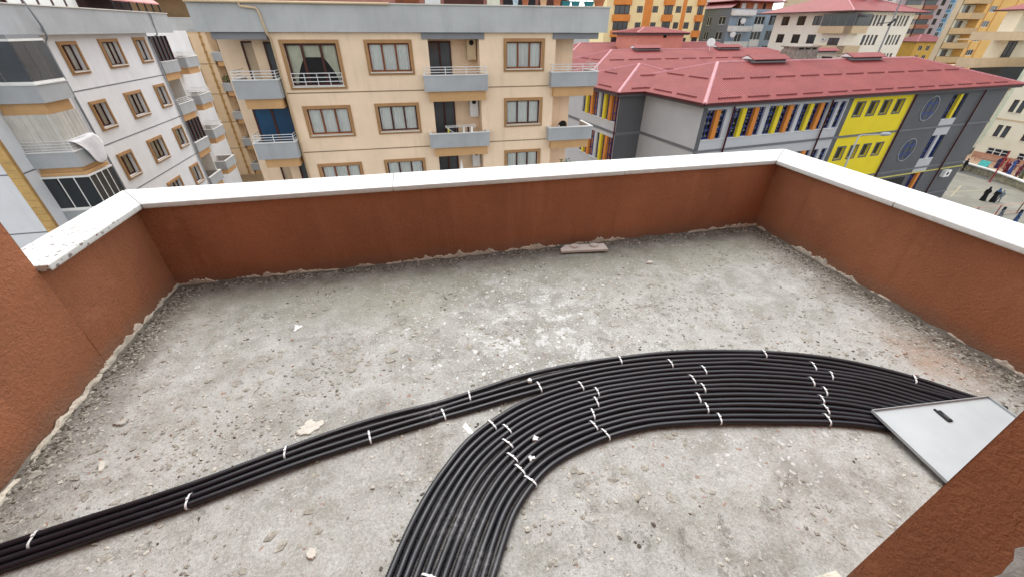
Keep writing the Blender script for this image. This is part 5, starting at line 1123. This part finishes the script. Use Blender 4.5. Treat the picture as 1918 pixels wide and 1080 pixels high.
part('band', SND, CB, lambda q: F.box(q, -1.0, 16, cz(-8.0)-.3, cz(-8.0)-.1, .002, .05)); part('dado', mat('brick_pink', '#bd8f76', .85, .1, 2), CB, lambda q: F.box(q, -.9, 16, -15.3, -14.4, .002, .03))
part('corner_quoin', mat('pale_green_trim', '#cdd6bd'), CB, lambda q: F.box(q, -1.05, -.75, -13.2, .5, .002, .06))
F2 = Face(83.4, 51.5, 2)
for k, (zt, zb) in enumerate(((1.55, .45), (-1.8, -3.05))):
    part('balcony', SND, CB, lambda q: (F2.box(q, 0, 14, zb, zt, -.15, 0), F2.box(q, 0, .15, zb, zt, -2.3, -.15), F2.box(q, .15, 14, zb, zb+.15, -4, -.15)))
    foliage(part('planter_box', SND, CB, lambda q: F2.box(q, .5, 6, zt+.002, zt+.12, -.14, -.01)) and CB, *F2.p(3, zt+.1, -.1), 2.4, .35, 1, s=.15) if False else None
part('wall', CRP, CB, lambda q: (F2.box(q, 8.5, 22, G, 4.3, -4.2, -2.2))); door(F2, CB, 9, 11, -1.0+.1-2.9+1.1, 0.3, -2.18, 2, 'brownf'); part('lower_glazing', DGLASS, CB, lambda q: F2.box(q, .3, 14, -5.0, -3.1, -.3, -.2)); part('parapet', SND, CB, lambda q: F2.box(q, 0, 14, -6.5, -5.02, -.4, -.05))
hipq(CB, F2, 8.5, 22, 4.2, 4.3, 5.6, 1.2, RED)
# filler blocks further off
PALE = mat('far_pale_plaster', '#d9d6d0', .85, .05, .4); 
for x, y, ang, u1, z1, m, lb in ((95, 150, 0, 26, 26, PALE, 'far pale block seen between the yellow tower and the blue grey block'), (140, 140, -5, 30, 26, PALE, 'far white block seen above the red hip roof'), (118, 118, 5, 18, 15, BT_, 'far sand coloured block behind the white block with red roof'), (215, 110, -20, 60, 30, BT_, 'far sand coloured tower at the right end of the skyline')):
    B = empty('apartment_building', (x, y, 0), lb, 'building'); F = Face(x, y, ang); rs = []
    for k in range(10):
        for j in range(int(u1/4.2)):
            zz = z1-2.4-3*k
            if zz > -8: rs.append((1.2+j*4.2, 3.0+j*4.2, zz-1.3, zz))
    block(F, B, 0, u1, G, z1, 12, m, simple_windows(F, B, rs, 'whitef', 2))
# ================================================================== STREET THINGS
x, y, zz = uv(15.1, -3.0, G); LP = empty('street_lamp', (x, y, 0), 'grey street lamp with a long arm in front of the yellow school bay', 'street lamp')
mb = MB(); mb.tube([(x, y, 0), uv(15.1, -3, -6.1)], [.11, .06], 8); mb.build('pole', M['pipeg'], LP, True); mb = MB(); mb.tube([uv(15.1, -3, -6.15), uv(15.4, -3, -6.08), uv(18.1, -3, -6.2)], .045, 6); mb.build('arm', M['pipeg'], LP)
mb = MB(); mb.tube([uv(17.9, -3, -6.2), uv(18.3, -3, -6.2), uv(19.1, -3, -6.24), uv(19.5, -3, -6.28)], [.05, .17, .15, .04], 8); mb.build('lamp_head', M['pipeg'], LP, True)
x, y, zz = uv(50.2, 20, G); UP = empty('utility_pole', (x, y, 0), 'thin dark utility pole in front of the white block with red roof', 'pole')
mb = MB(); mb.tube([(x, y, 0), uv(50.1, 20, 8)], [.16, .09], 8); mb.build('pole', M['soff'], UP); mb = MB(); mb.tube([uv(47.6, 20, 2.45), uv(50.1, 20, 2.65)], .05, 6); mb.tube([uv(49.7, 20, 2.3), uv(50.6, 20, 3.0)], .18, 6); mb.build('crossarm', M['black'], UP)
x, y, zz = uv(70, 62, G)
# yard wall with stone facing and white coping, raised platform behind it
RW = empty('retaining_wall', (79.5, 39.5, 0), 'low stone yard wall with a white coping beside the cream block', 'wall')
wp = [(82.2, 46.5), (81.2, 43.9), (80.5, 40.3), (79.0, 36.8), (77.3, 33.6), (74.5, 29.5)]
def wq(mb, z0, z1, w0, w1):
    for a, b in zip(wp, wp[1:]):
        d = Vector((b[0]-a[0], b[1]-a[1])).normalized(); n = Vector((-d.y, d.x)); A, B_ = Vector(a), Vector(b); P = [A-n*w0, B_-n*w0, B_+n*w1, A+n*w1]
        mb.hexa([(p.x, p.y, z0) for p in P]+[(p.x, p.y, z1) for p in P])
part('stone_face', mat('rubble_stone', '#8c8773', .9, .35, 2.5, .8, 5, .08), RW, lambda q: wq(q, 0, .95, 0.001, .4)); part('coping', 'white', RW, lambda q: wq(q, .951, 1.1, .1, .45))
mb = MB(); mb.prism([(82.3, 46.5), (81.3, 43.9), (80.6, 40.3), (79.1, 36.8), (77.4, 33.6), (74.6, 29.5), (95, 25), (95, 50)], 0, .94); struct(mb.build('raised_path', mat('path_paving', '#b0967f', .9, .12, 1)))
# pink panel railing along the raised path
def fence(name, pts, h, z0, m, mp, label, spacing=1.4, panel=True):
    ro = empty(name, (pts[0][0], pts[0][1], z0), label, 'fence')
    for a, b in zip(pts, pts[1:]):
        A, B_ = Vector(a), Vector(b); L = (B_-A).length; n = max(1, int(L/spacing)); d = (B_-A)/L
        for i in range(n+1): p = A+d*(L*i/n); part('post', m, ro, lambda q: q.tube([(p.x, p.y, z0), (p.x, p.y, z0+h)], .05, 6))
        part('rail', mp, ro, lambda q: [q.tube([(A.x, A.y, z0+zz), (B_.x, B_.y, z0+zz)], .035, 6) for zz in (h-.05, .15)])
        if panel:
            m_ = int(L/.14)
            for i in range(m_): p = A+d*(L*(i+.5)/m_); part('baluster', mp, ro, lambda q: q.tube([(p.x, p.y, z0+.15), (p.x, p.y, z0+h-.05)], .02, 4))
PNK = mat('pink_metal', '#c79a88', .6, .08); RDM = mat('red_metal', '#93393b', .5, .1)
fence('railing_fence', [(84.6, 45.2), (82.9, 37.4), (81.4, 33.6)], 1.0, .95, PNK, PNK, 'pink railing in front of the cream block ground floor', 1.5)
fence('railing_fence', [(57.5, 29.6), (67.6, 29.5), (74.2, 29.4)], 1.3, 0, RDM, PNK, 'red posted fence at the near edge of the school yard', 3.1, False)
x, y = 78.39, 38.8; PO = empty('net_post', (x, y, 0), 'red steel post standing in the school yard by the low wall', 'post'); part('post', RDM, PO, lambda q: q.tube([(x, y, 0), (x, y, 4.3)], .09, 8)); part('base_plate', RDM, PO, lambda q: q.box(x-.2, x+.2, y-.2, y+.2, .005, .03))
sb = empty('sign_board', (82.0, 42.35, .95), 'turquoise board leaning by the pink railing', 'board'); mb = MB(); mb.hexa([(82.0+a, 42.35+b, 1.0+c) for c, a in ((0, -.3), (.8, 0)) for a, b in ((a-.02, -.6), (a+.02, -.6), (a+.02, .6), (a-.02, .6))]); mb.build('panel', mat('turquoise', '#4fb3ad', .5, .25, 6), sb)
for yy in (-.5, .5): part('foot', M['soff'], sb, lambda q: q.tube([(82.05, 42.35+yy, .95), (82.0, 42.35+yy, 1.9)], .03, 5))
# ------------------------------------------------------------------ people
SKIN = mat('skin', '#c59a7d', .6, .05)
def person(x, y, z0, h, facing, cloth, scarf, label, robe=True, trousers=None, group=None, walk=.0, lean=0.):
    ro = empty('person', (x, y, z0), label, 'person', group); s = h/1.7; c, sn = math.cos(facing), math.sin(facing)
    def W_(a, b, zz): return (x+(a*c-b*sn)*s+lean*zz, y+(a*sn+b*c)*s, z0+zz*s)
    mb = MB(); k = 12
    prof = [(.0, .30, .24), (.05, .30, .25), (.5, .24, .19), (.85, .215, .155), (1.0, .19, .14), (1.2, .215, .14), (1.36, .215, .115), (1.43, .12, .09), (1.47, .06, .065), (1.51, .06, .065), (1.56, .082, .095), (1.62, .088, .105), (1.68, .066, .08), (1.71, .02, .02)] if robe else [(.80, .185, .12), (.9, .19, .13), (1.0, .175, .12), (1.2, .205, .13), (1.36, .205, .11), (1.43, .11, .085), (1.47, .055, .06), (1.51, .055, .06), (1.56, .078, .092), (1.62, .084, .102), (1.68, .064, .08), (1.71, .02, .02)]
    for zz, a, b in prof:
        for j in range(k): t = 2*math.pi*j/k; mb.v.append(W_(a*math.cos(t)*(1+.05*math.sin(3*t+zz*4)*(zz < .8)), b*math.sin(t)-.02*(zz > 1.5), zz))
    for i in range(len(prof)-1):
        for j in range(k): j2 = (j+1) % k; mb.f.append((i*k+j, i*k+j2, (i+1)*k+j2, (i+1)*k+j))
    mb.f.append(tuple(range(k)))
    for sd_ in (-1, 1): mb.tube([W_(.19*sd_, 0, 1.36), W_(.25*sd_, .02, 1.1), W_(.22*sd_, -.12, .88)], [.06*s, .052*s, .04*s], 7)
    if not robe:
        for sd_ in (-1, 1): mb.tube([W_(.09*sd_, 0, .85), W_(.1*sd_, -.04-walk*sd_*.3, .45), W_(.1*sd_, .0-walk*sd_, .05)], [.1*s, .07*s, .05*s], 7)
    b = mb.build('body', cloth, ro, True)
    if scarf:
        q = MB()
        for zz, a, d in ((1.28, .17, .15), (1.4, .135, .125), (1.5, .105, .12), (1.6, .105, .125), (1.7, .085, .1), (1.735, .03, .03)):
            for j in range(k): t = 2*math.pi*j/k; q.v.append(W_(a*math.cos(t), d*math.sin(t)+.03, zz))
        for i in range(5):
            for j in range(k): j2 = (j+1) % k; q.f.append((i*k+j, i*k+j2, (i+1)*k+j2, (i+1)*k+j))
        q.build('headscarf', scarf, ro, True)
    f = MB()
    for zz, a in ((1.53, .045), (1.57, .06), (1.62, .062), (1.66, .04)): f.v += [W_(a*math.cos(t), -.085-.035*math.sin(t), zz) for t in np.linspace(0, math.pi, 6)]
    for i in range(3):
        for j in range(5): f.f.append((i*6+j, i*6+j+1, (i+1)*6+j+1, (i+1)*6+j))
    f.build('face', SKIN, ro, True)
    for sd_ in (-1, 1):
        hnd = MB(); hnd.tube([W_(.22*sd_, -.12, .89), W_(.215*sd_, -.15, .82), W_(.21*sd_, -.16, .78)], [.032*s, .036*s, .015*s], 6); hnd.build('hand', SKIN, ro, True)
    if not robe:
        for sd_ in (-1, 1): sh_ = MB(); sh_.hexa([W_(.1*sd_+a, b_-walk*sd_, c_) for c_ in (0, .08) for a, b_ in ((-.05, -.17), (.05, -.17), (.05, .08), (-.05, .08))]); sh_.build('shoe', M['black'], ro, bevel=.02)
    return ro
BLK = mat('black_robe', '#17171b', .85, .2, 5); NVY = mat('navy_scarf', '#38507a', .85, .1, 5); MRN = mat('maroon_cloth', '#6e2a34', .85, .2, 4); GRYC = mat('grey_cloth', '#6e7880', .85, .2, 4); RDC = mat('red_cloth', '#a3433f', .85, .2, 4); BLC = mat('blue_cloth', '#3a4f8a', .85, .2, 4); WHC = mat('white_cloth', '#d0d0d4', .85, .1, 4); OLV = mat('olive_cloth', '#55573f', .85, .2, 4); PPL = mat('purple_cloth', '#3d3358', .85, .2, 4)
person(68.6, 33.5, 0, 1.75, 2.4, BLK, BLK, 'person in a long black robe, left of the pair crossing the yard', lean=.03)
person(69.15, 32.85, 0, 1.75, 2.4, BLK, NVY, 'person in a black robe and blue headscarf crossing the yard', lean=.04)
person(69.85, 32.7, 0, 1.5, 2.4, GRYC, None, 'smaller person in grey beside the blue headscarf', robe=False, walk=.15)
person(80.4, 43.6, 0, 1.9, 1.2, BLK, None, 'person in black clothes walking at the far corner of the school', robe=False, walk=.2)
person(62.3, 28.2, 0, 1.7, .6, GRYC, BLK, 'person with dark hair and grey top behind the red fence posts')
person(63.1, 27.2, 0, 1.7, .6, NVY, BLK, 'person in dark blue at the right edge near the red fence')
cl = [(MRN, MRN, 'maroon'), (RDC, None, 'red'), (WHC, NVY, 'white'), (BLC, BLC, 'blue'), (MRN, BLK, 'dark red'), (OLV, None, 'olive'), (PPL, PPL, 'purple'), (RDC, WHC, 'bright red'), (BLC, None, 'navy'), (MRN, None, 'wine red'), (GRYC, BLK, 'grey'), (PPL, None, 'violet')]
spots = [(84.2, 41.7), (83.3, 40.7), (82.6, 39.7), (81.3, 38.9), (80.6, 37.7), (80.1, 36.9), (84.4, 40.3), (83.4, 38.9), (82.4, 38.5), (81.7, 39.6), (81.5, 38.0), (82.9, 41.4)]
for i, ((x, y), (a, b, nm)) in enumerate(zip(spots, cl)):
    person(x, y, .94, random.uniform(1.45, 1.75), random.uniform(0, 6), a, b, f'person in {nm} clothes in the crowd behind the low stone wall', robe=i % 3 != 1, group='people crowded on the raised path')
